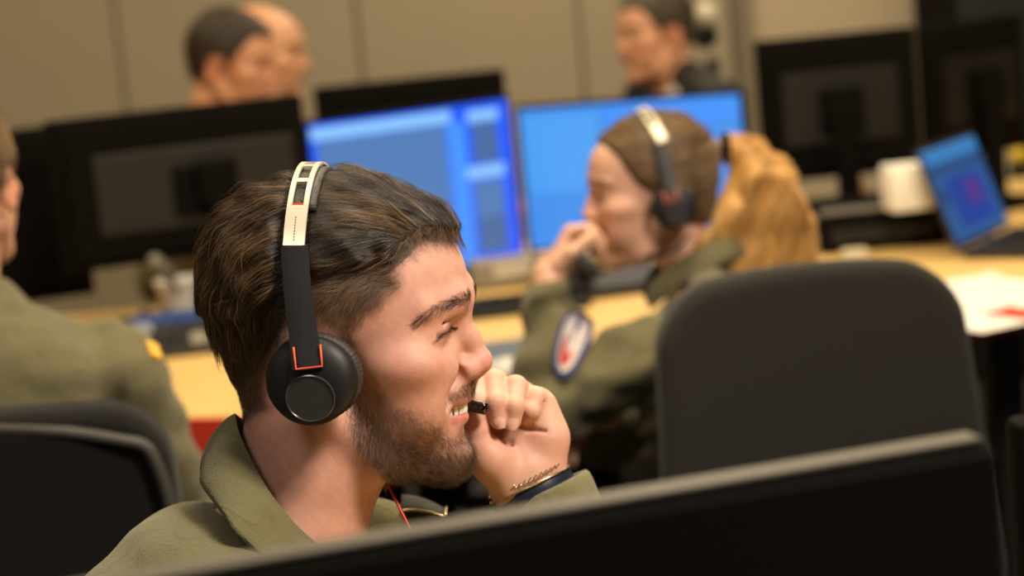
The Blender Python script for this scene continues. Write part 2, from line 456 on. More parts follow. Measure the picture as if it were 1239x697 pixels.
# ------------------------------------------------------------------ the man in the headset
MO = P(420, 390, 1.5)
def M2W(p):
    p = np.asarray(p, float) / 1000.0
    return MO + p[..., 0:1] * r_ + p[..., 1:2] * f_ + p[..., 2:3] * u_
def H2M(p): return np.asarray(p, float) @ HR.T
def H2W(p): return M2W(H2M(p))
def photo(px, py, y):
    """camera-aligned millimetres round the man's head of a picture point at depth y beyond his midline"""
    d = 1.5 + y / 1000.0
    q = P(px, py, d) - MO
    return np.array([q @ r_, q @ f_, q @ u_]) * 1000

skin = mat('skin', (.6, .34, .24), .54, attr='tone', sss=.25, bump=.12, bscale=900, noise=.06, nscale=120, spec=.45)
skin_far = mat('skin_soft', (.6, .34, .24), .5, attr='tone')
man = thing('person', 'smiling bearded man in olive jacket wearing black headset, hand at his chin', 'person', (MO[0] - .10, 1.5, 0.0))

BEARD = [([(428, 436), (446, 452), (466, 474), (492, 496), (516, 512), (530, 516), (542, 530), (560, 527), (572, 535), (574, 565), (562, 592), (520, 600), (478, 584), (446, 552), (424, 505)], .42, 14),
         ([(426, 470), (450, 500), (480, 528), (515, 545), (545, 548), (575, 545), (574, 570), (562, 594), (520, 600), (478, 588), (446, 552), (424, 515)], .52, 12),
         ([(538, 490), (546, 474), (558, 463), (577, 458), (580, 481), (560, 480), (548, 488)], .38, 5)]
SCALP = [([(566, 300), (530, 288), (500, 300), (480, 322), (484, 345), (462, 366), (440, 384), (428, 402), (436, 440), (420, 440), (410, 395), (392, 388), (350, 400), (322, 455), (322, 492), (294, 505), (270, 505), (230, 400), (230, 180), (580, 190)], .93, 14)]
TOPHAIR = [(580, 296), (562, 292), (536, 281), (510, 284), (488, 300), (470, 318), (440, 326), (400, 333), (350, 340), (318, 372), (292, 392), (262, 392), (230, 380), (225, 170), (590, 170)]
SIDEHAIR = [(440, 300), (400, 328), (372, 350), (350, 390), (322, 440), (300, 470), (280, 484), (230, 470), (230, 180), (440, 200)]

hf = head_field(1.6, mouth=9.0, neck=((-27, -9, -62), (-27, -18, -106), (-44, -28, -160), (-62, -37, -210)), nr=(50, 51, 53, 54))
V, F = hf.mesh()
tone = skin_tone(V, beard=BEARD, scalp=SCALP, brows=.35)
headV, headF = V, F
# --- left hand raised to the chin, camera-aligned millimetres
nf = Field((78, -20, -180), (260, 120, -24), 1.3)
nf.cap([(140, 46, -138), (136, 44, -120)], [27, 27], 6)
nf.ell((133, 44, -92), (31, 15, 42), 10)
nf.cap([(152, 40, -122), (153, 40, -92), (147, 42, -66)], [14, 14, 11], 10)      # edge of the palm
nf.cap([(122, 34, -128), (108, 24, -108), (99, 20, -96)], [17, 15.5, 12.5], 9)           # ball of the thumb
nf.cap([(99, 20, -96), (96.5, 17, -84), (97, 17, -70)], [11.5, 9.8, 8.2], 3)
FING = [[(110, 56, -64), (98, 34, -51), (97, 18, -62), (97.5, 17, -75)],
        [(122, 60, -60), (110, 34, -47.5), (112, 15, -63), (114.5, 14, -76)],
        [(136, 58, -60), (127, 32, -51.5), (125.5, 15, -66), (124.5, 15, -77)],
        [(147, 52, -64), (143, 34, -60), (139, 27, -70), (135, 31, -76)]]
FR = [[10, 9.2, 8.4, 7.4], [10.5, 9.6, 8.8, 7.6], [10, 9, 8, 7.0], [9.5, 8, 7, 6]]
for fp, fr in zip(FING, FR):
    g = Field(nf.lo, nf.lo + nf.h * (nf.n - 1), nf.h)
    g.cap(fp, fr, 3.0); nf._op(g.D, (slice(None),) * 3, 2.2, 'u')
nf.cap([(147, 31, -62), (140, 27, -66)], [2.0, .6], 3, 's')
nf.cap([(128, 27, -78), (121, 29, -96), (116, 27, -112), (116, 24, -124)], [1.6, 2.2, 2.0, 1.0], 5, 's')
nf.cap([(150, 26, -86), (138, 30, -84), (128, 31, -80)], [.8, 1.6, .8], 4, 's')
nf.cap([(136, 46, -132), (150, 52, -170), (175, 58, -215)], [26, 29, 33], 8)
V2, F2 = nf.mesh()
tone2 = np.tile(np.array([.62, .36, .26, 1.0]), (len(V2), 1))
def bl(c, r): return np.exp(-(((V2 - [0, 0, 0] - np.array(c)) / r) ** 2).sum(1))
for fp in FING[:3]:
    tip = np.array(fp[3]); a = .55 * bl(tip, 13.0); tone2[:, :3] = tone2[:, :3] * (1 - a[:, None]) + np.array([.62, .28, .22]) * a[:, None]
a = .6 * bl((150, 38, -100), 24) + .4 * bl((110, 15, -105), 22); a = np.clip(a, 0, 1)
tone2[:, :3] = tone2[:, :3] * (1 - a[:, None]) + np.array([.62, .30, .23]) * a[:, None]
V2 = V2 + [0, 24, 0]
# --- trunk under the jacket (coarse)
tf = Field((-240, -260, -760), (330, 260, -120), 9)
tf.ell((-75, 0, -330), (105, 150, 190), 10).cap([(-70, -130, -262), (-50, 130, -255)], 38, 20).ell((-70, 0, -560), (110, 150, 170), 40)
tf.cap([(-46, 0, -150), (-70, 0, -225)], [50, 54], 14)
tf.cap([(-30, 145, -250), (80, 160, -330), (240, 118, -350), (158, 78, -180)], [40, 36, 34, 29], 14)
V3, F3 = tf.mesh()
tone3 = np.tile(np.array([.60, .335, .235, 1.0]), (len(V3), 1))
AV = np.concatenate([H2M(headV), V2, V3]); AF = np.concatenate([headF, F2 + len(headV), F3 + len(headV) + len(V2)])
obj('body', M2W(AV), AF, skin, man, True, True, {'tone': np.concatenate([tone, tone2, tone3])})
# finger nails
nailm = mat('nail', (.72, .44, .36), .25, spec=.6)
for fp, fr, off in ((FING[1], FR[1], (0, 0, 1)), (FING[2], FR[2], (0, 0, 1)), (FING[0], FR[0], (0, 0, 1))):
    d = np.array(fp[3], float) - np.array(fp[2]); d /= np.linalg.norm(d)
    n = np.array([0, -1.0, 0]); n = n - d * n.dot(d); n /= np.linalg.norm(n); t = np.cross(d, n)
    c = np.array(fp[3]) + d * 1.5 + [0, 24, 0]
    g = [[M2W(c + d * (a * 5.2) + t * (b * 4.6 * (1 - .25 * max(a, 0) ** 2)) + n * (fr[3] * (1.0 - .22 * b * b) + .25 - .9 * max(a, -.2) ** 2)) for b in np.linspace(-1, 1, 9)] for a in np.linspace(-1, 1, 9)]
    MB().grid(g).build('fingernail', nailm, man, True, True)
# --- eyes, lids' lashes, teeth
eyem = mat('eye_white', (.75, .70, .66), .12, coat=.5); irism = mat('iris', (.05, .025, .012), .1, coat=.6)
for sg in (-1, 1):
    Mx = Matrix.Rotation(math.pi / 2, 3, 'Y')
    e = MB().lathe([(0.01, -11.3)] + [(11.4 * math.cos(a), 11.4 * math.sin(a)) for a in np.linspace(-1.4, 1.15, 14)], n=24, M=Mx)
    e.v = [H2W(np.array(p) + (68, sg * 31, -2)) for p in e.v]
    eo = e.build('eye', eyem, man, True, True)
    e = MB().lathe([(5.4, 10.1), (4.5, 10.8), (2, 11.5), (.01, 11.6)], n=20, M=Mx)
    e.v = [H2W(np.array(p) + (68, sg * 31, -2)) for p in e.v]; e.build('iris', irism, eo, True, True)
toothm = mat('tooth', (.93, .91, .86), .18, coat=.4, spec=.6)
tt = thing  # teeth: one part holding each tooth as a sub-part
gum = MB(); arc = [(88.5 - 10.5 * (abs(k) / 5.0) ** 1.8 * 1.25, k * 4.9) for k in np.linspace(-5, 5, 21)]
gum.tube([H2W((x - 2.5, y, -58.5)) for x, y in arc], .0030, 8)
go = gum.build('gum', mat('gum', (.42, .13, .12), .3), man, True, True)
for k in range(-5, 6):
    x = 88.5 - 10.5 * (abs(k) / 5.0) ** 1.8 * 1.25; y = k * 4.9
    hgt = 9.6 - .35 * abs(k) + (.6 if abs(k) == 3 else 0); wd = 4.9 if abs(k) < 2 else 4.3
    R = Matrix.Rotation(-math.atan2(10.5 * 1.25 * 1.8 * (abs(k) / 5.0) ** .8 / 5 * (1 if k > 0 else -1) if k else 0, 4.6), 3, 'Z')
    b = MB().box((0, 0, 0), (3.0, wd, hgt), 1.3, None, 3)
    b.v = [H2W(np.array(R.transposed() @ Vector(p)) + (x, y, -63.8)) for p in b.v]
    b.build('tooth', toothm, go, True, True)

# --- hair
hairm = hair_mat('man_hair', (.0055, .0032, .0018), (.38, .22, .095), .34)
beardm = hair_mat('man_beard', (.014, .008, .005), (.20, .105, .055), .45)
capm = mat('hair_base', (.009, .0055, .0035), .7, noise=.4, nscale=200, bump=.5, bscale=500)
def top_grow(p, px, py):
    return -5.0 * np.exp(-((p[..., 0] + 23) / 11.0) ** 2) * (p[..., 2] > 20) + 1.0 * sstep(300, 262, px) * sstep(330, 290, py) + 1.5 * noise3(p, 16.0) + 3.0 * sstep(500, 545, px) * sstep(300, 270, py)
DT = hair_shell(hf, TOPHAIR, 8.0, 13, top_grow)
DS = hair_shell(hf, SIDEHAIR, 3.2, 26)
DC = np.minimum(DT, DS)
cV, cF = hf.mesh(DC)
hair = obj('hair', H2W(cV), cF, capm, man, True, True)
rng = np.random.default_rng(3)
FLOW = np.array([  # side-view flow of the hair: px, py, dx, dy (dy down)
    (560, 285, -.5, -.75), (548, 268, -.8, -.55), (520, 245, -1, -.45), (480, 222, -1, -.2), (430, 212, -1, .08), (385, 215, -1, .25),
    (530, 290, -.9, -.1), (500, 285, -.95, .15), (480, 300, -.9, .35), (500, 262, -1, .2), (450, 260, -.9, .5), (450, 300, -.95, .35), (460, 335, -1, .1),
    (410, 250, -.85, .5), (400, 300, -.95, .35), (400, 335, -1, .2), (345, 230, -.9, .5), (320, 260, -.7, .75), (330, 300, -.75, .65), (335, 345, -.9, .5),
    (290, 250, -.6, .8), (270, 290, -.35, .95), (262, 330, -.15, 1), (290, 340, -.4, .9), (275, 400, .1, 1), (300, 400, .0, 1), (310, 460, .1, 1), (290, 480, .15, 1),
    (450, 365, -.6, .8), (420, 380, -.5, .9), (440, 400, -.1, 1), (430, 430, .1, 1)], float)
def flow(p, jitter=None):
    px, py = to_px(p); d2 = (px[:, None] - FLOW[:, 0]) ** 2 + (py[:, None] - FLOW[:, 1]) ** 2
    w = 1 / (d2 + 150) ** 1.6; w /= w.sum(1, keepdims=True); v = w @ FLOW[:, 2:]
    if jitter is not None:
        c, s = np.cos(jitter), np.sin(jitter); v = np.stack([v[:, 0] * c - v[:, 1] * s, v[:, 0] * s + v[:, 1] * c], 1)
    out = np.stack([v[:, 0], np.zeros(len(p)), -v[:, 1]], 1)
    return out
def grow(field, D, p0, length, steps, lift, jitter, flowf=flow, lat=None, curl=None):
    p = p0.copy(); path = [p.copy()]; st = (length / steps)[:, None]
    for i in range(steps):
        d, n = field.sample(p, D); n /= np.linalg.norm(n, axis=1, keepdims=True) + 1e-6
        v = flowf(p, jitter + (curl * i if curl is not None else 0))
        if lat is not None: v[:, 1] += lat
        v = v - n * (v * n).sum(1, keepdims=True); v /= np.linalg.norm(v, axis=1, keepdims=True) + 1e-6
        l = lift[:, None] if hasattr(lift, '__len__') else lift
        v = v + n * l - n * np.clip((d - 4) * .10, 0, .6)[:, None] * (0 if i < 0 else 1)
        p = p + v * st; path.append(p.copy())
    return np.stack(path, 1)
cpx, cpy = to_px(cV); tw = sstep(3, -6, PolyMap(TOPHAIR)(cpx, cpy)); 
nrm_near = np.where(cV[:, 1] < 25, 1.0, .35)
N = 17000
p0 = sample_surface(cV, cF, tw * nrm_near + 1e-9, N, rng)
clump = noise3(p0, 9.0); cl2 = noise3(p0 + 50, 4.0)
pa = grow(hf, DC, p0, rng.uniform(20, 42, N), 9, np.clip(.16 + .10 * clump + rng.normal(0, .05, N), .0, .6), .20 * clump + .16 * cl2 + rng.normal(0, .07, N), lat=.25 * noise3(p0 + 9, 14.0), curl=.03 * noise3(p0 + 20, 7.0))
q = pa; hit = ((np.abs(q[..., 0] + 24) < 12) & (((q[..., 1] / 83) ** 2 + ((q[..., 2] - 17) / 97) ** 2) > 1) & (q[..., 2] > 30)).any(1)
pa = pa[~hit]; N = len(pa); clump = clump[~hit]; cl2 = cl2[~hit]
strands('hair_strand', H2W(pa), rng.uniform(.00008, .00015, N), np.clip(.26 + .36 * cl2 + .26 * clump + rng.normal(0, .25, N), 0, 1) ** 2.2, hairm, hair)
# faded sides and nape: short strands on the skin
hpx, hpy = to_px(headV); sw = sstep(6, -8, PolyMap(SCALP[0][0])(hpx, hpy)) * np.where(headV[:, 1] < 15, 1.0, .2) * (cpx.mean() > 0)
sw = sw * sstep(318, 335, hpy + .0)
N = 15000
p0 = sample_surface(headV, headF, sw + 1e-9, N, rng); px, py = to_px(p0)
ln = 2.5 + 6.5 * sstep(410, 335, py) + 3 * sstep(330, 300, px)
pa = grow(hf, hf.D, p0, ln * rng.uniform(.7, 1.3, N), 4, .45, rng.normal(0, .3, N))
strands('fade_strand', H2W(pa), rng.uniform(.00006, .0001, N), np.clip(rng.normal(.35, .25, N), 0, 1), hairm, hair)
# nape and back hair
N = 5000
sb = sstep(5, -5, PolyMap(SIDEHAIR)(cpx, cpy)) * sstep(360, 320, cpx) * sstep(330, 350, cpy)
p0 = sample_surface(cV, cF, sb + 1e-9, N, rng)
pa = grow(hf, DC, p0, rng.uniform(6, 15, N), 5, .12, rng.normal(0, .2, N))
strands('nape_strand', H2W(pa), rng.uniform(.00006, .0001, N), np.clip(rng.normal(.2, .2, N), 0, 1), hairm, hair)
# curls over the forehead, loose hairs at the crown
fw = sstep(16, 4, np.abs(PolyMap([(568, 300), (530, 286), (500, 296), (482, 318), (500, 270), (540, 262), (566, 282)])(cpx, cpy))) * (cpx > 470) * (cpy > 262) * (cpy < 330)
N = 1700
p0 = sample_surface(cV, cF, fw * np.where(cV[:, 1] < 30, 1, .3) + 1e-9, N, rng)
def down(p, j):
    return np.stack([np.cos(j) * .9, np.zeros(len(p)), -np.sin(j)], 1)
pa = grow(hf, hf.D, p0, rng.uniform(8, 20, N), 9, .10, rng.uniform(.2, 2.2, N), flowf=down, curl=rng.normal(0, .32, N))
strands('fringe_strand', H2W(pa), rng.uniform(.00007, .00011, N), np.clip(rng.normal(.35, .2, N), 0, 1), hairm, hair)
N = 260
p0 = sample_surface(cV, cF, tw * sstep(345, 300, cpx) + 1e-9, N, rng)
pa = grow(hf, DC, p0, rng.uniform(25, 50, N), 9, rng.uniform(.3, .75, N), rng.normal(0, .5, N), curl=rng.normal(0, .12, N))
strands('loose_strand', H2W(pa), .00006, rng.uniform(.3, .9, N), hairm, hair)
# beard
beard_o = None
def skinflow(ang):
    def fl(p, j):
        px, py = to_px(p); a = np.interp(px, [430, 470, 520, 560, 575], [1.45, 1.1, .75, 1.0, 1.6]) + j
        return np.stack([np.cos(a), np.zeros(len(p)), -np.sin(a)], 1)
    return fl
bw = np.maximum(.34 * sstep(8, -6, PolyMap(BEARD[0][0])(hpx, hpy)), 1.0 * sstep(10, -8, PolyMap(BEARD[1][0])(hpx, hpy)))
mw = sstep(2, -3, PolyMap(BEARD[2][0])(hpx, hpy)) * (headV[:, 2] > -57) * (headV[:, 0] > 60)
nearw = np.where(headV[:, 1] < 20, 1.0, .25)
N = 10500
p0 = sample_surface(headV, headF, np.maximum(bw, 0.7 * mw) * nearw * (headV[:, 0] > -15) + 1e-9, N, rng); px, py = to_px(p0)
ln = np.interp(py, [440, 500, 545, 600], [3, 5, 8.5, 10]); ln = np.where(py < 486, np.minimum(ln, 5), ln)
pa = grow(hf, hf.D, p0, ln * rng.uniform(.6, 1.25, N), 5, rng.uniform(.2, .6, N), rng.normal(0, .32, N), flowf=skinflow(0), curl=rng.normal(0, .12, N))
strands('beard_strand', H2W(pa), rng.uniform(.00005, .00009, N), np.clip(rng.normal(.42, .28, N), 0, 1), beardm, man)
# brows and lashes
def brow(px0):
    pass
BROW = [(497, 392), (512, 379), (530, 368), (552, 360), (569, 356), (568, 366), (550, 371), (530, 378), (514, 389), (500, 398)]
ww = sstep(2.5, -2.5, PolyMap(BROW)(hpx, hpy)) * (headV[:, 0] > 45)
N = 1300
p0 = sample_surface(headV, headF, ww + 1e-9, N, rng); px, _ = to_px(p0)
keep = rng.random(N) < np.interp(px, [495, 525, 560], [.35, .75, 1]); p0 = p0[keep]; N = len(p0); px, _ = to_px(p0)
def bflow(p, j):
    a = np.interp(to_px(p)[0], [500, 540, 568], [2.62, 2.75, 3.4]) + j
    return np.stack([np.cos(a), np.zeros(len(p)), -np.sin(a)], 1)
pa = grow(hf, hf.D, p0, rng.uniform(3.5, 6.5, N), 4, .2, rng.normal(0, .22, N), flowf=bflow)
strands('eyebrow_strand', H2W(pa), .00008, np.clip(rng.normal(.15, .15, N), 0, 1), beardm, man)
la = []
for sg in (-1, 1):
    pth = catmull([(82, 20, .8), (84, 30, 1.2), (78.5, 40, -1.6), (72, 45.5, -5)], 44)
    for i, b in enumerate(pth):
        for q in range(2):
            t = i / 43; o_ = np.array([1.0 - .5 * t, .15 + .75 * t + rng.normal(0, .12), -.35 + rng.normal(0, .1)])
            la.append([(b + o_ * s * 6.5 + np.array([0, 0, .045 * (s * 6.5) ** 2])) * [1, sg, 1] for s in np.linspace(0, 1, 5)])
strands('eyelash_strand', H2W(np.array(la)), .00013, np.zeros(len(la)), beardm, man)

# trousers and shoes of the man, in world millimetres round his seat
HX, HY = MO[0] - .10, 1.51
pf = Field((-220, -240, -20), (560, 240, 680), 11)
pf.ell((0, 0, 530), (125, 165, 95), 10).cap([(0, 88, 515), (400, 105, 520), (395, 112, 70)], [80, 62, 48], 20, sym=True)
V, F = pf.mesh(); obj('trousers', V / 1000 + [HX, HY, 0], F, mat('olive_trousers', (.09, .082, .04), .85), man, True)
for sg in (-1, 1):
    f = Field((290, -180, -10), (640, 180, 150), 9); f.ell((455, sg * 115, 40), (125, 45, 42), 4).cap([(398, sg * 113, 60), (396, sg * 113, 105)], [45, 45], 8)
    f.D = np.maximum(f.D, (0 - f.ax[2])[None, None, :].astype(np.float32)); V, F = f.mesh(); obj('shoe', V / 1000 + [HX, HY, 0], F, mat('boot_black', (.010, .009, .008), .35) if sg < 0 else bpy.data.materials['boot_black'], man, True)
# ------------------------------------------------------------------ headset
creamm = mat('headband_cream', (.74, .66, .50), .32, metal=.25, noise=.05)
blackm = mat('black_plastic', (.009, .009, .010), .5, spec=.35, noise=.2, nscale=200, bump=.05, bscale=1500)
glossm = mat('gloss_black', (.004, .004, .005), .10, coat=.6)
orangem = mat('orange_trim', (.80, .10, .03), .4)
leatherm = mat('black_leather', (.02, .019, .018), .5, noise=.3, nscale=300, bump=.4, bscale=700)
cushm = mat('cushion', (.030, .027, .022), .55, bump=.3, bscale=900)
buttonm = mat('button', (.016, .015, .013), .5)
redm = mat('red_mark', (.45, .02, .02), .4)
ringm = mat('cup_ring', (.11, .11, .115), .25, metal=.7)
def shell(mb, g, nrm_out, th):
    """closed slab from a grid of points and matching outward normals"""
    g = np.asarray(g, float); o = g + np.asarray(nrm_out) * th; m, n = g.shape[:2]
    v = np.concatenate([g.reshape(-1, 3), o.reshape(-1, 3)]); K = m * n; f = []
    I = lambda i, j, s: s * K + i * n + j
    for i in range(m - 1):
        for j in range(n - 1):
            f.append((I(i, j, 0), I(i + 1, j, 0), I(i + 1, j + 1, 0), I(i, j + 1, 0))); f.append((I(i, j, 1), I(i, j + 1, 1), I(i + 1, j + 1, 1), I(i + 1, j, 1)))
    for i in range(m - 1): f.append((I(i, 0, 0), I(i, 0, 1), I(i + 1, 0, 1), I(i + 1, 0, 0))); f.append((I(i, n - 1, 0), I(i + 1, n - 1, 0), I(i + 1, n - 1, 1), I(i, n - 1, 1)))
    for j in range(n - 1): f.append((I(0, j, 0), I(0, j + 1, 0), I(0, j + 1, 1), I(0, j, 1))); f.append((I(m - 1, j, 0), I(m - 1, j, 1), I(m - 1, j + 1, 1), I(m - 1, j + 1, 0)))
    return mb.add(v, f)
BX, BZ0, BA, BB = -24.0, 17.0, 88.5, 102.5     # the band's ellipse across the head
def band_pt(a, w, off=0.0):                  # a: angle from the near side (0) over the top (90) to the far side (180), degrees
    ca, sa = math.cos(math.radians(a)), math.sin(math.radians(a))
    return np.array([BX + w + 1.5 * sa + 5.0 * ca, -(BA + off) * ca, BZ0 + (BB + off) * sa])
def band_strip(mb, a0, a1, w0, w1, off, th, n=24, k=2):
    g = [[band_pt(a, w, off) for w in np.linspace(w0, w1, k)] for a in np.linspace(a0, a1, n)]
    nn = [[[0, -math.cos(math.radians(a)), math.sin(math.radians(a))] for w in range(k)] for a in np.linspace(a0, a1, n)]
    b = MB(); shell(b, g, nn, th); mb.add(b.v, b.f)
def hp(px, py, yM):
    return photo(px, py, yM) @ HR
def make_headset(T, label, loc):
    hs = thing('headset', label, 'headset', loc)
    def bstrip(mb, *a):
        t = MB(); band_strip(t, *a); mb.add([T(np.array(p)) for p in t.v], t.f)
    b = MB(); HWB = 7.8
    for s0, s1 in ((31, 50), (130, 149)): bstrip(b, s0, s1, -HWB, HWB, 0, 1.8, 10)
    for s0, s1 in ((50, 130),):
        bstrip(b, s0, s1, -HWB, -HWB + 3.6, 0, 1.8, 30); bstrip(b, s0, s1, HWB - 3.6, HWB, 0, 1.8, 30)
    for c in (66.5, 83, 97, 113.5): bstrip(b, c - 1.4, c + 1.4, -HWB + 3.6, HWB - 3.6, 0, 1.8, 3)
    hb = smooth_by_angle(b.build('headband', creamm, hs, True))
    b = MB()
    for i in range(9): bstrip(b, 33 + i * 1.3, 33.7 + i * 1.3, -.5, .3, 1.75, .12, 2)
    b.build('size_mark', blackm, hb, True)
    b = MB()
    g = []; nn = []
    b2 = MB()
    bstrip(b2, 50.5, 129.5, -9.0, 12.5, -7.5, 5.5, 24, 5)
    pad = b2.build('headband_pad', leatherm, hs, True, True)
    b = MB(); bstrip(b, 50.3, 51.4, -HWB + 3.8, HWB - 3.8, -.3, 1.6, 3); b.build('red_mark', redm, hb, True)
    def arm_mesh(sg):
        c0 = hp(357, 297, -84); c1 = hp(361, 350, -90); c2 = hp(368, 405, -96); c3 = hp(373, 446, -101)
        cl = catmull([c0, c1, c2, c3], 14); g = []; nn = []
        for i, c in enumerate(cl):
            w = np.interp(i, [0, 13], [9.0, 10.2]); g.append([[c[0] + k * w, c[1] * 1.0 + .9 * k * k, c[2] + k * .6] for k in np.linspace(-1, 1, 7)]); nn.append([[.25 * k, -1, 0] for k in np.linspace(-1, 1, 7)])
        b = MB(); shell(b, g, nn, 3.2); b.v = [(p[0], p[1] * -sg, p[2]) for p in b.v]
        if sg > 0: b.f = [q[::-1] for q in b.f]
        b.v = [T(np.array(p)) for p in b.v]; return b
    CUP = hp(383, 455, -74)
    def cup_pts(prof, sg, n=56):
        b = MB(); v = []; f = []
        tilt = np.array([-.02, -1, .02]); tilt /= np.linalg.norm(tilt); ex = np.array([1, 0, 0]) - tilt * tilt[0]; ex /= np.linalg.norm(ex); ez = np.cross(tilt, ex); ez = ez if ez[2] > 0 else -ez
        for (r, hh, dz, dx) in prof:
            for k in range(n):
                a = 2 * math.pi * k / n; p = CUP + tilt * hh + ex * (r * math.cos(a) + dx) + ez * (r * .93 * math.sin(a) + dz)
                v.append((p[0], p[1] * -sg, p[2]))
        for i in range(len(prof) - 1):
            for k in range(n):
                q = (i * n + k, i * n + (k + 1) % n, (i + 1) * n + (k + 1) % n, (i + 1) * n + k); f.append(q if sg < 0 else q[::-1])
        f.append(tuple(range(n))[::-1] if sg < 0 else tuple(range(n))); e = tuple((len(prof) - 1) * n + k for k in range(n)); f.append(e if sg < 0 else e[::-1])
        if np.cross(ex, ez) @ tilt < 0: f = [q[::-1] for q in f]
        b.add([T(np.array(p)) for p in v], f); return b
    for sg in (-1, 1):
        arm_mesh(sg).build('slider_arm', blackm, hs, True, False)
        cup = cup_pts([(29, 10.5, 0, 0), (33.0, 11, 0, 0), (33.7, 13, 0, 0), (33.4, 15.5, -.3, 0), (32.2, 19, -1.6, 0), (29.5, 22.5, -4, .5), (25.5, 25, -7, 1.2), (21.2, 26.4, -9.6, 1.9), (19, 26.8, -10.5, 2.2), (.1, 26.9, -10.6, 2.2)], sg).build('ear_cup', blackm, hs, True, True)
        smooth_by_angle(cup, 50)
        cu = cup_pts([(20, -3, 0, 0), (26, -4.5, 0, 0), (31, -3, 1, 1), (33.8, 1, 1, 1), (34.6, 5, 1, 1), (34.0, 9, 1, 1), (32, 11, 1, 1), (20, 11, 0, 0)], sg, 180)
        for i in range(len(cu.v)):
            k = i % 180
            if 1 < i // 180 < 6 and k % 3 < 1: cu.v[i] = tuple(np.array(cu.v[i]) * .985 + T(CUP * np.array([1, -sg, 1]) if sg > 0 else CUP) * .015)
        cu.build('ear_cushion', cushm, cup, True, True)
        smooth_by_angle(cup_pts([(18.2, 26.0, -10.5, 2.2), (18.2, 28.0, -10.5, 2.2), (17.4, 28.4, -10.5, 2.2), (16.9, 27.6, -10.5, 2.2)], sg).build('cup_ring', ringm, cup, True, True), 40)
        cup_pts([(16.8, 26, -10.5, 2.2), (16.8, 27.3, -10.5, 2.2), (.1, 27.5, -10.5, 2.2)], sg).build('cup_button', buttonm, cup, True, False)
        q = [hp(*p) for p in ((355, 420, -103), (358, 447, -105.5), (390, 443, -106), (387.5, 417, -103.5))]
        q = [(p[0], p[1] * -sg, p[2]) for p in q]
        MB().tube([T(np.array(p)) for p in (q[0], q[1], q[2], q[3])], .00085, 8).build('orange_yoke', orangem, cup, True, True)
    # boom and microphone on the far side
    cl = catmull([hp(430, 480, 88), hp(480, 500, 84), hp(530, 499, 60), hp(562, 491, 36)], 18)
    MB().tube([T(p) for p in cl], .0022, 8).build('mic_boom', blackm, hs, True, True)
    a_, c_ = hp(556, 487.5, 33), hp(589.5, 495, 20)
    L_ = [(a_ + (c_ - a_) * t, r) for t, r in ((0, 2.8), (.04, 4.2), (.1, 4.8), (.9, 5.0), (.96, 4.8), (.99, 4.0), (1, 2.4))]
    smooth_by_angle(MB().tube([T(p) for p, r in L_], [r / 1000 for p, r in L_], 20).build('microphone', glossm, hs, True), 50)

    return hs
make_headset(H2W, 'black call centre headset with cream headband and orange accents on the bearded man', tuple(M2W(np.array([-20., 0, 100]))))
# ------------------------------------------------------------------ flight jacket
def cloth_mat(name, col, bump=.5):
    m = mat(name, col, .85, noise=.16, nscale=45, sheen=.15)
    nt = m.node_tree; b = nt.nodes['Principled BSDF']; tc = nt.nodes.new('ShaderNodeTexCoord')
    n1 = nt.nodes.new('ShaderNodeTexNoise'); n1.inputs['Scale'].default_value = 900; n1.inputs['Detail'].default_value = 2
    n2 = nt.nodes.new('ShaderNodeTexNoise'); n2.inputs['Scale'].default_value = 26; n2.inputs['Detail'].default_value = 5; n2.inputs['Distortion'].default_value = 1.2
    a = nt.nodes.new('ShaderNodeMath'); a.operation = 'MULTIPLY_ADD'; a.inputs[1].default_value = 6.0
    for n in (n1, n2): nt.links.new(tc.outputs['Object'], n.inputs['Vector'])
    nt.links.new(n2.outputs['Fac'], a.inputs[0]); nt.links.new(n1.outputs['Fac'], a.inputs[2])
    bp = nt.nodes.new('ShaderNodeBump'); bp.inputs['Strength'].default_value = bump; bp.inputs['Distance'].default_value = .0012
    nt.links.new(a.outputs[0], bp.inputs['Height']); nt.links.new(bp.outputs[0], b.inputs['Normal']); return m
olive = cloth_mat('olive_cloth', (.135, .125, .053), .7)
olive_dark = cloth_mat('olive_lining', (.030, .030, .022))
jf = Field((-260, -280, -760), (360, 280, -85), 5)
jf.ell((-112, 0, -264), (100, 155, 127), 10)
jf.ell((-70, 0, -380), (125, 178, 210), 30)
jf.cap([(-72, -62, -188), (-66, -150, -238)], [40, 62], 22).cap([(-66, 62, -182), (2, 150, -214)], [42, 62], 22)
jf.cap([(-62, -165, -240), (-10, -205, -420), (120, -150, -520)], [66, 56, 48], 20)
jf.ell((-75, 0, -600), (130, 175, 170), 40)
jf.cap([(2, 152, -214), (90, 168, -330), (250, 120, -370), (205, 92, -240), (172, 83, -182)], [62, 58, 56, 52, 47], 16)
jf.cap([(-44, 0, -120), (-48, 0, -175)], [46, 56], 14, 's')
x, y, z = np.broadcast_arrays(*jf.xyz()); pp = np.stack([x, y, z], -1)
fold = 3.0 * np.sin((x * .6 + z * .9 + 12 * np.sin(y / 45)) / 15.0) * sstep(-110, -200, z) + 2.2 * noise3(pp, 34)
jf.D = (jf.D + fold * .9).astype(np.float32)
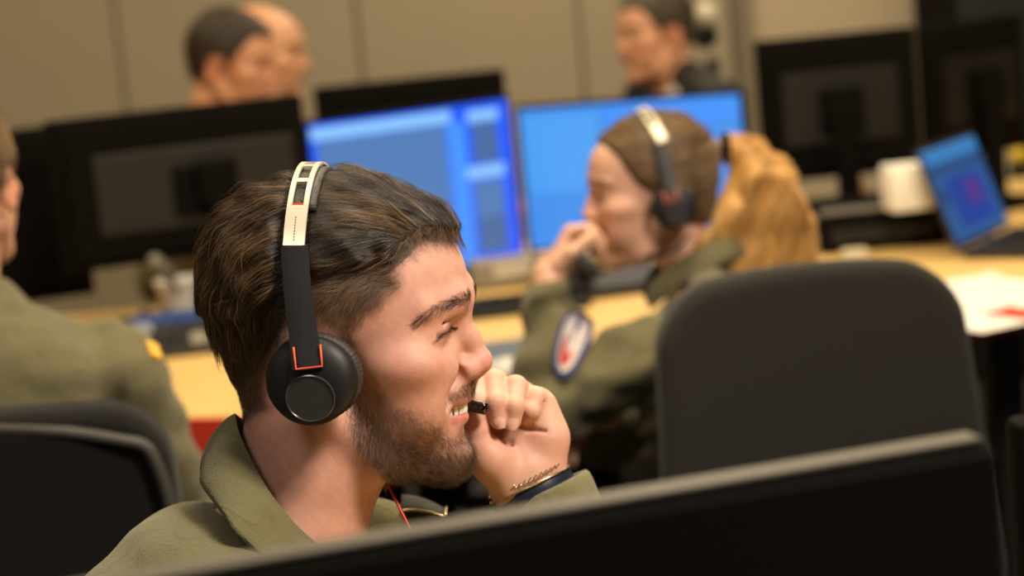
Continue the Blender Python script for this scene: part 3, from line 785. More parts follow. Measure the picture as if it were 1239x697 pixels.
# hollow cuff
V, F = jf.mesh()
jk = obj('jacket', M2W(V), F, olive, man, True)
def collar(name, T, B, I, parent, material, lining, tf_, bulge=6, n=60):
    """fold-down collar: T fold line, B free edge, I inner foot; near half mirrored to the far half (y -> -y)"""
    def full(c):
        c = np.array(c, float); h = catmull(c, n // 2 + 1); return np.concatenate([(h * [1, -1, 1])[::-1], h[1:]]) if True else h
    t, b_, i_ = full(T), full(B), full(I); ctr = np.array([-40, 0, -130.0]); rows = []; rows2 = []
    for s in np.linspace(0, 1, 7): rows2.append(i_ * (1 - s) + t * s)
    out = (b_ + t) / 2 - ctr; out /= np.linalg.norm(out, axis=1, keepdims=True)
    for s in np.linspace(0, 1, 9): rows.append(t * (1 - s) + b_ * s + out * (bulge * math.sin(math.pi * min(s * 1.0, 1)) ** .7 + 1.2 * np.sin(np.arange(len(t)) * .7)[:, None] * s * .8))
    under = [b_ - out * 2.5 + [0, 0, 1.0], b_ * .6 + t * .4 - out * 2.0]
    o = MB().grid(np.array([tf_(r) for r in rows + under])).build(name, material, parent, True, True)
    MB().grid(np.array([tf_(r) for r in rows2])).build('collar_lining', lining, o, True, True)
    ed = [b_ * .91 + t * .09 + out * 2.2, b_ * .86 + t * .14 + out * 3.0]
    st = MB()
    for k in range(2, len(t) - 2):
        st.tube([tf_(ed[0][k] * .75 + ed[0][k - 1] * .25), tf_(ed[0][k] * .3 + ed[0][k + 1] * .7)], .00035, 5)
    st.build('collar_stitching', lining, o, True, True, kind='stuff')
    return o
CT = [photo(284, 500, 0), photo(292, 530, -40), photo(322, 588, -66), photo(356, 632, -64), photo(386, 660, -48)]
CB = [photo(243, 566, 0), photo(243, 585, -50), photo(272, 628, -96), photo(308, 668, -100), photo(352, 688, -84)]
CI = [CT[0] + [4, 0, -50], CT[1] + [2, 2, -45], CT[2] + [0, 6, -40], CT[3] + [-2, 4, -35], CT[4] + [-4, 2, -25]]
for c in (CT, CB, CI): c[0][1] = 0
collar('collar', CT, CB, CI, jk, olive, olive_dark, M2W)
# cuff band, watch, bracelet, cord, shoulder slide
def ring(c, ax, r1, r2, rad, n=40, squash=1.0, rng_=(0, 2 * math.pi)):
    ax = np.array(ax, float); ax /= np.linalg.norm(ax); a = np.cross(ax, [0, 1, 0]); a /= np.linalg.norm(a); b = np.cross(ax, a)
    return [M2W(np.array(c) + a * r1 * math.cos(t) + b * r2 * math.sin(t)) for t in np.linspace(*rng_, n)]
axw = np.array([36, -5, -76.])
axn = axw / np.linalg.norm(axw); g = []
for t in np.linspace(0, 2 * math.pi, 73):
    a = np.cross(axn, [0, 1, 0]); a /= np.linalg.norm(a); b2 = np.cross(axn, a); row = []
    for s_, rr in ((-44, 36), (0, 37.5), (6, 38), (9, 39.5), (6, 41.2), (0, 41.8), (-14, 42), (-18, 41), (-22, 43.5), (-44, 47), (-70, 50)):
        c = np.array((150.5, 76.5, -143)) - axn * s_ * -1 if False else np.array((150.5, 76.5, -143)) + axn * (-s_ if s_ > 0 else -s_)
        row.append(M2W(c + (a * math.cos(t) + b2 * math.sin(t)) * (rr + .8 * math.sin(5 * t + s_ * .1))))
    g.append(row)
MB().grid(g).build('sleeve_cuff', olive, jk, True, True)
wt = thing('wristwatch', 'dark navy watch strap with pale metal edging on the raised wrist', 'watch', tuple(M2W(np.array([146., 74, -138]))))
st = MB()
g = []
for t in np.linspace(0, 2 * math.pi, 49):
    row = []
    for s in np.linspace(-1, 1, 5):
        c = np.array((141.5, 72, -136)) + axw / np.linalg.norm(axw) * s * 8; a = np.cross(axw, [0, 1, 0]); a = a / np.linalg.norm(a); b2 = np.cross(axw / np.linalg.norm(axw), a)
        row.append(M2W(c + (a * math.cos(t) * 33.5 + b2 * math.sin(t) * 33.5) * (1 + .03 * (1 - s * s))))
    g.append(row)
MB().grid(g).build('watch_strap', mat('watch_strap', (.012, .016, .035), .35, coat=.3), wt, True, True)
goldm = mat('pale_gold', (.62, .50, .26), .25, metal=.9)
MB().tube(ring((138.5, 71, -129.5), axw, 34.4, 34.4, 1), .0009, 8, False).build('strap_edge', goldm, wt, True, True)
br = MB(); pr = ring((136.5, 70.5, -125), axw, 33, 33, 1, 90)
br.tube([p + (u_ * .0016 + r_ * .0006) * (1 if k % 2 else -1) for k, p in enumerate(pr)], .0007, 6, False)
tag(br.build('bracelet', goldm, None, True, True), 'thin gold zigzag bracelet around the wrist above the watch strap', 'bracelet')
cord = catmull([photo(464, 578, -6), photo(474, 596, -12), photo(484, 616, -20), photo(496, 640, -26), photo(506, 668, -30)], 16)
tag(MB().tube([M2W(p) for p in cord], .0011, 8).build('neck_cord', mat('red_cord', (.50, .03, .015), .5), None, True, True), 'thin red cord hanging from the bearded man\'s neck', 'cord')
ep = []
for i, s in enumerate(np.linspace(0, 1, 12)):
    c = photo(486 + 54 * s, 607 + 18 * s * s, 150 - 25 * s) ; ep.append([c + [0, w, -.012 * w * w + 2 - abs(w) * .3 * (1 - s)] for w in np.linspace(-22, 22, 7)])
e = MB(); shell(e, [[M2W(p) for p in row] for row in ep], np.tile(u_, (12, 7, 1)), .004)
eo = e.build('shoulder_slide', mat('slide_black', (.01, .01, .01), .7), jk, True, True)
eg = MB()
for w in (0, -1): eg.tube([M2W(row[w] + [0, 0, 5]) for row in ep], .0014, 6)
eg.tube([M2W(p + [0, 0, 5]) for p in ep[-1]], .0014, 6); eg.build('gold_piping', goldm, eo, True, True)

# ------------------------------------------------------------------ room shell
wallm = mat('wall_panel', (.35, .29, .195), .8, noise=.05, nscale=3, bump=.05, bscale=200)
wallr = mat('wall_lit', (.52, .42, .28), .85, noise=.04, nscale=3)  # lighter than the panels: lamplight on the right wall put into colour
darkm = mat('joint_dark', (.20, .165, .11), .9)
carpetm = mat('carpet', (.035, .033, .034), .95, noise=.3, nscale=150, bump=.4, bscale=400)
ceilm = mat('ceiling_tile', (.55, .52, .46), .9)
def plain(name, c, d, m, bev=0.0, parent=None, kind='structure'):
    o = MB().box(c, d, bev).build(name, m, parent); 
    if parent is None: o['kind'] = kind
    return o
plain('floor', (0, 2.6, -.05), (8, 8.4, .1), carpetm)
plain('ceiling', (0, 2.6, 2.85), (8, 8.4, .1), ceilm)
wb = plain('wall_back', (-1.4, 6.62, 1.4), (4.52, .1, 2.8), darkm)
for i, (x0, x1) in enumerate(((-3.6, -2.76), (-2.75, -1.985), (-1.975, -1.205), (-1.195, -.425), (-.415, .295), (.305, .79))):
    MB().box(((x0 + x1) / 2, 6.555, 1.4), (x1 - x0, .03, 2.78), .004).build('panel', wallm, wb)
plain('trim_1', (.825, 6.54, 1.4), (.05, .09, 2.8), mat('corner_post', (.20, .165, .11), .7), .004)
plain('wall_right', (2.4, 6.6, 1.4), (3.1, .1, 2.8), wallr)
plain('wall_left', (-3.75, 2.6, 1.4), (.1, 8.4, 2.8), wallm)
plain('baseboard_back', (-1.4, 6.53, .05), (4.4, .02, .1), darkm, .003)

# ------------------------------------------------------------------ desks
woodm = bpy.data.materials.new('desk_laminate'); woodm.use_nodes = True
nt = woodm.node_tree; b = nt.nodes['Principled BSDF']; b.inputs['Roughness'].default_value = .6
tc = nt.nodes.new('ShaderNodeTexCoord'); mp = nt.nodes.new('ShaderNodeMapping'); mp.inputs['Scale'].default_value = (2, 22, 22)
nz = nt.nodes.new('ShaderNodeTexNoise'); nz.inputs['Scale'].default_value = 3; nz.inputs['Detail'].default_value = 6
cr = nt.nodes.new('ShaderNodeValToRGB'); cr.color_ramp.elements[0].position = .3; cr.color_ramp.elements[0].color = (.66, .42, .14, 1); cr.color_ramp.elements[1].position = .7; cr.color_ramp.elements[1].color = (.78, .54, .20, 1)
nt.links.new(tc.outputs['Object'], mp.inputs[0]); nt.links.new(mp.outputs[0], nz.inputs[0]); nt.links.new(nz.outputs[0], cr.inputs[0]); nt.links.new(cr.outputs[0], b.inputs['Base Color'])
redm2 = mat('red_edge', (.62, .045, .02), .4)
blackmetal = mat('black_metal', (.012, .012, .012), .5)
def desk(name, label, edge, back, front_h, loc, legs, group=None):
    """edge: near edge from left to right, back: the far corners from right to left; z .70 to .73"""
    t = thing(name, label, 'desk', loc); L = np.array([loc[0], loc[1]])
    e = [np.array(p) - L for p in edge]; bk = [np.array(p) - L for p in back]
    MB().prism(e + bk, .700, .730).build('desktop', woodm, t)
    m = MB()
    for i in range(len(e) - 1):
        a, c = e[i], e[i + 1]; d = c - a; n = np.array([d[1], -d[0]]); n = n / np.linalg.norm(n) * .012
        h0, h1 = front_h(edge[i][0]), front_h(edge[i + 1][0])
        m.add([(a[0], a[1], .731), (c[0], c[1], .731), (c[0] + n[0], c[1] + n[1], .731), (a[0] + n[0], a[1] + n[1], .731),
               (a[0], a[1], .731 - h0), (c[0], c[1], .731 - h1), (c[0] + n[0], c[1] + n[1], .731 - h1), (a[0] + n[0], a[1] + n[1], .731 - h0)],
              [(0, 1, 2, 3), (7, 6, 5, 4), (3, 2, 6, 7), (1, 0, 4, 5), (0, 3, 7, 4), (2, 1, 5, 6)])
    m.build('edge_band', redm2, t)
    for (x, y) in legs: MB().box((x - L[0], y - L[1], .35), (.06, .06, .70), .006).build('leg', blackmetal, t)
    return t
edge = [(-2.2, 3.42), (-1.5, 3.30), (-1.0, 3.20), (-.54, 3.06), (-.3, 2.96), (-.12, 2.84), (0.0, 2.76), (.08, 2.76), (.13, 2.86), (.17, 3.02), (.28, 3.14), (.5, 3.18), (.72, 3.22), (.86, 3.29), (1.2, 3.46), (1.8, 3.70)]
edge = [tuple(p) for p in catmull(edge, 46)]
desk('shared_desk', 'long curved wooden desk with red edge carrying the rows of screens behind the bearded man', edge, [(1.8, 5.05), (.75, 5.0), (.62, 4.66), (.1, 4.72), (-.28, 4.78), (-.34, 4.24), (-2.2, 4.30)], lambda x: .115 if x < -.36 else .03, (0, 4.0, 0),
     [(-2.0, 3.7), (-2.0, 4.15), (-.5, 3.4), (-.5, 4.15), (.02, 4.6), (1.2, 4.95), (1.6, 3.9), (.93, 3.75)])
desk('front_desk', 'near desk under the blurred black monitor in front of the bearded man', [(-.55, .58), (1.0, .58)], [(1.0, 1.62), (.14, 1.62), (.05, 1.12), (-.55, 1.12)], lambda x: .03, (0, .9, 0), [(-.48, .68), (.92, .68), (.92, 1.55), (.2, 1.5), (-.48, 1.05)])

# ------------------------------------------------------------------ monitors
bezelm = mat('monitor_black', (.003, .0026, .002), .8, spec=.08, noise=.15, nscale=80, bump=.04, bscale=900)
backm = mat('monitor_back', (.003, .0025, .0018), .8, spec=.08, bump=.05, bscale=900)
insetm = mat('monitor_inset', (.012, .0105, .009), .4, spec=.35)
rimm = mat('lit_rim_and_trim', (.07, .06, .042), .5)
def emis(name, col, s):
    m = bpy.data.materials.new(name); m.use_nodes = True; nt = m.node_tree; b = nt.nodes['Principled BSDF']
    b.inputs['Base Color'].default_value = (.01, .01, .01, 1); b.inputs['Roughness'].default_value = .3
    b.inputs['Emission Color'].default_value = (*col, 1); b.inputs['Emission Strength'].default_value = s; return m
def monitor(label, loc, rotz, w, h, zc, screen=None, group=None, inset=None, tilt=0, neck=0.0, mtop=None, desk_z=.7312):
    """local: the screen faces -y, its back +y; loc on the desk below the panel's centre"""
    t = thing('monitor', label, 'monitor', (loc[0], loc[1], desk_z), rotz, group); z = zc - desk_z
    R = Matrix.Rotation(tilt, 3, 'X')
    def bx(mb, c, d, bev=0): 
        k = MB().box(c, d, bev); mb.add([tuple(R @ Vector(p) + Vector((0, 0, z))) for p in k.v], k.f); return mb
    smooth_by_angle(bx(MB(), (0, 0, 0), (w, .028 if not mtop else .02, h), .006).build('housing', bezelm, t))
    if mtop:
        bx(MB(), (0, .011, -.002), (w - .004, .004, h - .006), .001).build('back_cover', backm, t)
        bx(MB(), (0, 0, h / 2 + .0012), (w - .012, .015, .0026), .001).build('lit_top_strip', mtop, t)  # paler strip added: light on the top edge put into its colour
    else: bx(MB(), (0, .018, 0), (w * .90, .012, h * .88), .005).build('back_cover', backm, t)
    if inset: 
        io = bx(MB(), (inset[0], .0265, inset[1]), (inset[2], .006, inset[3]), .002).build('back_inset', insetm, t)
        bx(MB(), (inset[0], .034, inset[1] - .01), (.10, .012, .10), .003).build('mount_plate', bezelm, t)
    bx(MB(), (0, -.0145, .004), (w - .022, .0012, h - .028)).build('panel_glass', mat_glass, t) if not screen else None
    if screen:
        so = bx(MB(), (0, -.0148, .004), (w - .020, .0016, h - .026)).build('screen', screen[0], t)
        W_, H_ = w - .020, h - .026
        for (u0, v0, u1, v1, m) in screen[1]:
            bx(MB(), ((-.5 + (u0 + u1) / 2) * W_, -.0158, .004 + (.5 - (v0 + v1) / 2) * H_), ((u1 - u0) * W_, .0008, (v1 - v0) * H_)).build('screen_window', m, so)
    if neck is not None:
        nb = MB().box((neck, .055, (z - .02) / 2 + .01), (.05, .03, z + .02), .006); nb.box((neck, .042, z), (.08, .05, .08), .004); nb.build('stand_neck', bezelm, t)
        MB().box((neck, .03, .008), (.24, .19, .016), .006).build('stand_base', bezelm, t)
    return t
mat_glass = mat('screen_off', (.004, .004, .005), .15)
def edge_place(pa, da, pb, db):
    """left and right top corner of a panel seen in the photograph -> centre, yaw, width, top height"""
    a, b_ = P(*pa, da), P(*pb, db); d = b_ - a
    return (a + b_) / 2, math.atan2(d[1], d[0]), math.hypot(d[0], d[1]), (a[2] + b_[2]) / 2
B0, B1, B2 = emis('blue_border', (.006, .105, 1.0), 1.05), emis('blue_pane', (.075, .20, .48), 1.0), emis('pale_bar', (.25, .55, 1.0), 1.05)
B3, B4, B5 = emis('blue_divider', (.05, .30, 1.0), 1.0), emis('grey_blue_pane', (.055, .145, .36), 1.0), emis('sky_blue', (.055, .285, .85), 1.0)
B6 = emis('sky_blue_pale', (.07, .36, .92), 1.0)
c, a, w, zt = edge_place((363, 147), 4.10, (613, 115), 4.34); h = .375
monitor('monitor with saturated blue desktop and pale panes, right behind the bearded man', (c[0], c[1]), a, w, h, zt - h / 2,
        (B0, [(.03, .10, .665, .985, B1), (.005, .02, .70, .095, B2), (.675, .10, .765, .99, B3), (.785, .04, .945, .11, B2), (.80, .115, .935, .37, B4), (.755, .385, .955, .46, B2), (.785, .475, .94, .70, B1), (.785, .70, .94, .93, B4)]))
c, a, w, zt = edge_place((624, 128), 4.48, (901, 108), 4.32); h = .34
monitor('monitor with plain sky blue screen behind the woman', (c[0], c[1]), a, w, h, zt - h / 2, (B5, [(.02, .05, .36, .6, B6), (.4, .03, .98, .16, B3)]))
c, a, w, zt = edge_place((52, 148), 3.86, (363, 112), 4.02); h = .30
monitor('large black monitor seen from behind with grey inset, at left of the blue screens', (c[0], c[1]), a + math.pi, w, h, zt - h / 2, None, inset=(-.024, -.006, .40, .157), neck=-.06)
c, a, w, zt = edge_place((378, 106), 4.62, (609, 83), 4.66); h = .36
monitor('black monitor back rising behind the blue desktop monitor', (c[0], c[1]), a + math.pi, w, h, zt - h / 2, None)
c, a, w, zt = edge_place((912, 50), 4.42, (1104, 31), 4.44); h = .32
monitor('black monitor back on a tall stand behind the woman\'s ponytail', (c[0], c[1]), a + math.pi, w, h, zt - h / 2, None, inset=(0, .0, w * .72, h * .50))
c, a, w, zt = edge_place((1120, 29), 4.47, (1222, 19), 4.62); h = .31
monitor('black monitor back nearest the dark cabinet, above the open laptop', (c[0], c[1]), a + math.pi, w + .05, h, zt - h / 2, None, inset=(0, .0, (w + .05) * .7, h * .5))
c, a, w, zt = edge_place((20, 158), 4.08, (60, 152), 4.08)
monitor('dark monitor edge showing at the left of the big black monitor', (c[0] - .12, c[1]), a + math.pi + .3, .4, .36, zt - .18, None)
# foreground monitor
c, a, w, zt = edge_place((-130, 752), .818, (1193, 529), .945); h = .34
monitor('very near blurred black monitor with top edge coloured pale as if lit, in front of the bearded man', (c[0], c[1]), a + math.pi, w, h, zt - h / 2, None, mtop=rimm)
p = P(1214, 512, 1.12)
monitor('dark monitor at the frame edge beside the nearest monitor', (p[0] + .27, p[1] + .02), .05 + math.pi, .53, .32, p[2] - .16, None)

# ------------------------------------------------------------------ chairs
greyfab = mat('grey_upholstery', (.017, .0155, .013), .9, spec=.25, noise=.08, nscale=300, bump=.35, bscale=1200, sheen=.12)
blackfab = mat('black_upholstery', (.005, .0045, .004), .85, spec=.2, noise=.1, nscale=300, bump=.3, bscale=900, sheen=.1)
def pad(w0, w1, h, th, bow=.03, rad=.07, n=22):
    """upright cushion, local: width along y, height along z from 0 to h, front +x; rounded top corners"""
    f = Field((-90, -w1 * 520 - 40, -40), (90, w1 * 520 + 40, h * 1000 + 40), 7); x, y, z = f.xyz()
    hw = (w1 + (w0 - w1) * np.clip(z / (h * 1000), 0, 1)) * 500; r = rad * 1000
    crown = bow * 1000 * (y / (w0 * 500)) ** 2
    qy, qz = np.abs(y) - hw + r, np.abs(z - h * 500) - h * 500 + r + crown * .55
    d2 = np.sqrt(np.maximum(qy, 0) ** 2 + np.maximum(qz, 0) ** 2) + np.minimum(np.maximum(qy, qz), 0) - r
    xx = np.abs(x - crown * .9) - th * 500; e = 22.0
    a, b_ = d2 + e, xx + e
    f.D = (np.sqrt(np.maximum(a, 0) ** 2 + np.maximum(b_, 0) ** 2) + np.minimum(np.maximum(a, b_), 0) - e + 0 * y).astype(np.float32)
    V, F = f.mesh(); return V / 1000.0, F
def chair(label, loc, rotz, fabric, bz, bh, w0=.40, w1=.44, tilt=.12, seat_z=.46, back_x=-.24, arms=False, headrest=False, group=None, depth=.44, cols=None, piping=None):
    t = thing('office_chair', label, 'chair', loc, rotz, group)
    V, F = pad(w0, w1, bh, .07)
    V = np.array([Matrix.Rotation(-tilt, 3, 'Y') @ Vector(p) for p in V]) + np.array([back_x, 0, bz])
    bo = obj('backrest', V, F, fabric, t)
    if piping:
        pp = [(back_x + .02 - tilt * q[1], q[0], bz + q[1]) for q in catmull([(-w1 / 2 + .008, bh * .3), (-w0 / 2 + .012, bh - .09), (-w0 / 2 + .06, bh - .042), (0, bh - .012), (w0 / 2 - .06, bh - .042), (w0 / 2 - .012, bh - .09), (w1 / 2 - .008, bh * .3)], 40)]
        MB().tube([(p[0] - .045, p[1], p[2]) for p in pp], .007, 8).build('piping', piping, bo, smooth=True)
    V2_, F2_ = pad(depth, depth, .46, .08)
    V2_ = np.stack([V2_[:, 2] - .22, V2_[:, 1], V2_[:, 0] * -1 + seat_z - .04], 1)
    obj('seat', V2_, F2_, fabric, t)
    MB().tube([(back_x - .05, 0, bz + bh * .45), (back_x - .07, 0, bz - .02), (back_x - .02, 0, seat_z - .11), (0, 0, seat_z - .11)], .016, 10).build('back_support', blackmetal, t, smooth=True)
    MB().tube([(0, 0, .10), (0, 0, seat_z - .09)], .025, 14).build('gas_column', blackmetal, t, smooth=True)
    for k in range(5):
        q = 2 * math.pi * k / 5 + .3; e = (math.cos(q) * .29, math.sin(q) * .29)
        lg = MB().tube([(0, 0, .115), (e[0], e[1], .075)], [.024, .016], 8).build('leg', blackmetal, t, smooth=True)
        MB().tube([(e[0] - .012 * math.sin(q), e[1] + .012 * math.cos(q), .028), (e[0] + .012 * math.sin(q), e[1] - .012 * math.cos(q), .028)], .028, 14).build('caster', blackm, lg, smooth=True)
    if arms:
        for sg in (-1, 1):
            ao = MB().tube([(-.05, sg * .25, seat_z - .06), (-.06, sg * .28, seat_z + .18)], .014, 8).build('arm_post', blackmetal, t, smooth=True)
            MB().box((-.03, sg * .28, seat_z + .20), (.24, .07, .03), .012).build('armrest', blackm, t)
    if headrest:
        MB().tube([(back_x - .04, 0, bz + bh - .1), (back_x - .06, 0, bz + bh + .07)], .02, 10).build('headrest_post', blackmetal, t, smooth=True)
        f = Field((-60, -130, -100), (60, 130, 100), 6).ell((0, 0, 25), (32, 42, 36), 1); V, F = f.mesh()
        obj('headrest_shell', V / 1000 + np.array([back_x - .05, 0, bz + bh + .16]), F, cols, t)
        f = Field((-60, -130, -100), (60, 130, 100), 6).ell((8, 0, -28), (34, 45, 34), 1); V, F = f.mesh()
        obj('headrest', V / 1000 + np.array([back_x - .05, 0, bz + bh + .16]), F, fabric, t)
    return t
# ------------------------------------------------------------------ the other people
GH = head_field(3.0, mouth=0)
GHF = head_field(2.6, mouth=0, female=True, neck=((-32, 0, -62), (-38, 0, -106), (-58, 0, -160), (-80, 0, -205)), nr=(42, 41, 43, 48))
olive2 = cloth_mat('olive_cloth_worn', (.115, .102, .046))
suitm = mat('dark_suit', (.018, .017, .016), .8, noise=.15, nscale=100)
shirtm = mat('white_shirt', (.62, .60, .56), .7)
tanm = mat('tan_shirt', (.34, .17, .06), .8, noise=.1)
trousm = mat('dark_trousers', (.016, .016, .018), .85)
shoem = mat('black_shoe', (.010, .009, .008), .35)
def hand_field(f, w, d, n, s=1.0, curl=.5, k=3):
    """w wrist, d pointing direction, n palm normal; adds a palm, four unequal curled fingers and a thumb"""
    w, d, n = (np.array(a, float) for a in (w, d, n)); d /= np.linalg.norm(d); n = n - d * n.dot(d); n /= np.linalg.norm(n); t = np.cross(d, n)
    A = lambda a, b_, c: tuple(w + (d * a + t * b_ + n * c) * s)
    f.cap([A(-10, 0, 0), A(18, 0, 0)], [24 * s, 22 * s], 8)
    for b_ in (-26, -9, 9, 26): f.cap([A(20, b_ * .5, 0), A(82, b_, 0)], [13 * s, 11 * s], 10)
    for b_, L in ((-27, 66), (-9, 78), (9, 74), (26, 58)):
        p = np.array((82.0, b_, 0)); an = 0; pts = [p]
        for q, fr in enumerate((.45, .32, .23)):
            an += curl * (1.0, 1.15, .8)[q]; p = p + np.array((math.cos(an), 0, math.sin(an))) * L * fr * 1.15; pts.append(p)
        f.cap([A(*p) for p in pts], [9.5 * s, 8.8 * s, 8 * s, 6.8 * s], k)
    f.cap([A(14, -20, 8), A(45, -40, 22), A(72, -40, 34), A(92, -32, 40)], [15 * s, 12 * s, 10 * s, 8 * s], k + 3)
def person(label, head, yaw, pitch=0, turn=0, s=1.0, hair=None, jacket=None, trousers=None, female=False, arms=None, lean=0, hcol=None, hthick=7, hshow=True, group=None, seat=-.61, soft=12, strand=0, collar_m=None, shirt=None, skinb=(.56, .29, .18), hunch=0, beard=None, res=8, folds=1.0, cz=0, sh=0, cuff=28, cw=1.0):
    """seated figure; head: world position of the head's origin; yaw: heading of the trunk; body space in mm round the head's origin"""
    hz = head[2]; k = hz * 1000 / 1130.0 if s is None else s
    root = thing('person', label, 'person', (float(head[0]), float(head[1]), 0), 0, group)
    Ry = rotm('Z', math.degrees(yaw)); Rh = rotm('Z', math.degrees(yaw) + turn) @ rotm('Y', pitch); H = np.array(head)
    B2W = lambda p: H + (np.asarray(p, float) @ Ry.T) * k / 1000.0
    HT = lambda p: H + (np.asarray(p, float) @ Rh.T) * k / 1000.0
    toB = lambda p: (np.asarray(p, float) - H) @ Ry * 1000.0 / k
    floor = -hz * 1000 / k
    g = GHF if female else GH
    V, F = g.mesh(); tone = skin_tone(V, base=skinb, beard=beard, brows=.75)
    if hair is not None and hair[1] is not None:
        px, py = to_px(V); a = hair[1] * sstep(8, -8, PolyMap(hair[0])(px, py)); tone[:, :3] = tone[:, :3] * (1 - a[:, None]) + np.array((.03, .018, .01)) * a[:, None]
    if lean: tilt = lambda p: p
    arms = arms or [[(-58, 165, -240 + sh), (-10, 225, -470), (215, 150, -385)], [(-58, -165, -240 + sh), (-10, -225, -470), (215, -150, -385)]]
    lx = lambda z: -lean * (z + 150) / -460.0       # leaning trunk: hips further back
    bf = Field((-330, -330, -760), (360, 330, -70), res + 1)
    bf.cap([(-38, 0, -95), (-58 - hunch * .3, 0, -180)], [40, 50], 10)
    bf.ell((-70 - hunch + lx(-330), 0, -330), (95, 140, 180), 10).ell((-90 + lx(-600), 0, -600), (105, 140, 110), 40)
    hf2 = Field((-330, -360, -520), (460, 360, 120), 5)
    for i, a in enumerate(arms):
        bf.cap(a, [44, 36, 26], 14)
        w, e = np.array(a[2], float), np.array(a[1], float); d = w - e
        if len(a) > 3: hand_field(hf2, w, a[3], a[4], .95 if not female else .86, a[5] if len(a) > 5 else .45)
        else: hand_field(hf2, w, d * [1, 1, .3], (0, 0, -1), .95, .4)
    V3, F3 = bf.mesh(); V4, F4 = hf2.mesh()
    t3 = np.tile(np.array([*skinb, 1.0]), (len(V3), 1)); t4 = np.tile(np.array([*skinb, 1.0]), (len(V4), 1))
    obj('body', np.concatenate([HT(V), B2W(V3), B2W(V4)]), np.concatenate([F, F3 + len(V), F4 + len(V) + len(V3)]), skin_far, root, True, True, {'tone': np.concatenate([tone, t3, t4])})
    for sg in (-1, 1):
        e = MB().lathe([(0.01, -12)] + [(12 * math.cos(q), 12 * math.sin(q)) for q in np.linspace(-1.4, 1.15, 8)], n=16, M=Matrix.Rotation(math.pi / 2, 3, 'Y'))
        e.v = [HT(np.array(p) + (70.3, sg * 31, -5.5)) for p in e.v]; eo = e.build('eye', eyem, root, True, True)
        e = MB().lathe([(5.6, 10.7), (4.5, 11.5), (2, 12.3), (.01, 12.4)], n=14, M=Matrix.Rotation(math.pi / 2, 3, 'Y'))
        e.v = [HT(np.array(p) + (70.3, sg * 31, -5.5)) for p in e.v]; e.build('iris', irism, eo, True, True)
    if hair is not None and hair[0] is not None and hthick:
        D = hair_shell(g, hair[0], hthick, soft, lambda p, px, py: 1.6 * noise3(p, 18)); hV, hF = g.mesh(D)
        ho = obj('hair', HT(hV), hF, hcol[0], root, True, True)
        if strand:
            r2 = np.random.default_rng(11); px, py = to_px(hV); w = sstep(3, -5, PolyMap(hair[0])(px, py)); p0 = sample_surface(hV, hF, w + 1e-9, strand, r2)
            fl = hair[2] if len(hair) > 2 else flow
            pa = grow(g, D, p0, r2.uniform(15, 35, strand), 6, .10 + .08 * noise3(p0, 10), .15 * noise3(p0 + 9, 9) + r2.normal(0, .1, strand), flowf=fl)
            strands('hair_strand', HT(pa), .00016, np.clip(.4 + .3 * noise3(p0, 8) + r2.normal(0, .15, strand), 0, 1), hcol[1], ho)
    jf = Field((-380, -340, -760), (430, 340, -60), res)
    jf.ell((-75 - hunch + lx(-330), 0, -335), (115, 165, 200), 10).ell((-95 + lx(-600), 0, -590), (125, 165, 120), 40)
    if hunch: jf.ell((-90 - hunch, 0, -255), (105, 150, 115), 20)
    for a in arms:
        a = [np.array(q, float) for q in a[:3]]; sg = np.sign(a[0][1]); jf.cap([(-52 - hunch * .3, 50 * sg, -178 + sh + cz * .6), a[0]], [42, 60], 25)
        d = a[2] - a[1]; d /= np.linalg.norm(d); jf.cap([a[0], a[1], a[2] - d * cuff], [64, 54, 42], 14)
    x, y, z = np.broadcast_arrays(*jf.xyz()); pp = np.stack([x, y, z], -1)
    jf.D = (jf.D + folds * (3.0 * np.sin((x * .5 + z + 14 * np.sin(y / 50) + 10 * noise3(pp, 60)) / 15.0) + 3 * noise3(pp, 30))).astype(np.float32)
    jf.cap([(-20, 0, -60), (-46, 0, -175)], [46, 50], 12, 's')
    V, F = jf.mesh(); jo = obj('jacket', B2W(V), F, jacket, root, True)
    off = -hunch * .3
    T = [(-95 + off, 0, -105), (-88 + off, -40, -112), (-52, -62, -132), (-8, -52, -158), (18, -30, -182)]; Bq = [(-128 + off, 0, -165), (-122 + off, -52, -168), (-70, -98, -185), (-14, -84, -215), (20, -60, -240)]
    T = [np.array(q) + (0, 0, cz) for q in T]; Bq = [(np.array(q) + (0, 0, cz + sh * .5)) * cw + t_ * (1 - cw) for q, t_ in zip(Bq, T)]
    I = [np.array(q) + (3, 4 if q[1] else 0, -40) for q in T]
    collar('collar', T, Bq, I, jo, collar_m or jacket, olive_dark, B2W, n=40)
    if shirt:
        T2 = [np.array(q) + (4, 6 if q[1] else 0, 14) for q in T]; B2 = [np.array(q) * .5 + np.array(t_) * .5 + (0, 4 if q[1] else 0, 4) for q, t_ in zip(Bq, T)]
        collar('shirt_collar', T2, B2, I, jo, shirt, shirt, B2W, n=40)
        MB().grid([[B2W((q * 0 + 30 - 4 * abs(b_) / 10 + (-150 - a_) * -.06, b_, a_)) for b_ in np.linspace(-32 * (1 - (-160 - a_) / 240), 32 * (1 - (-160 - a_) / 240), 7)] for a_ in np.linspace(-165, -380, 8) for q in (0.0,)]).build('shirt_front', shirt, jo, True, True)
    pf = Field((-260, -260, floor - 20), (560, 260, -480), 11)
    pf.ell((-95 + lx(-640), 0, -640), (125, 165, 90), 10).cap([(-90 + lx(-640), 92, -655), (330, 110, -660), (320, 115, floor + 80)], [82, 62, 48], 20, sym=True)
    V, F = pf.mesh(); obj('trousers', B2W(V), F, trousers or trousm, root, True)
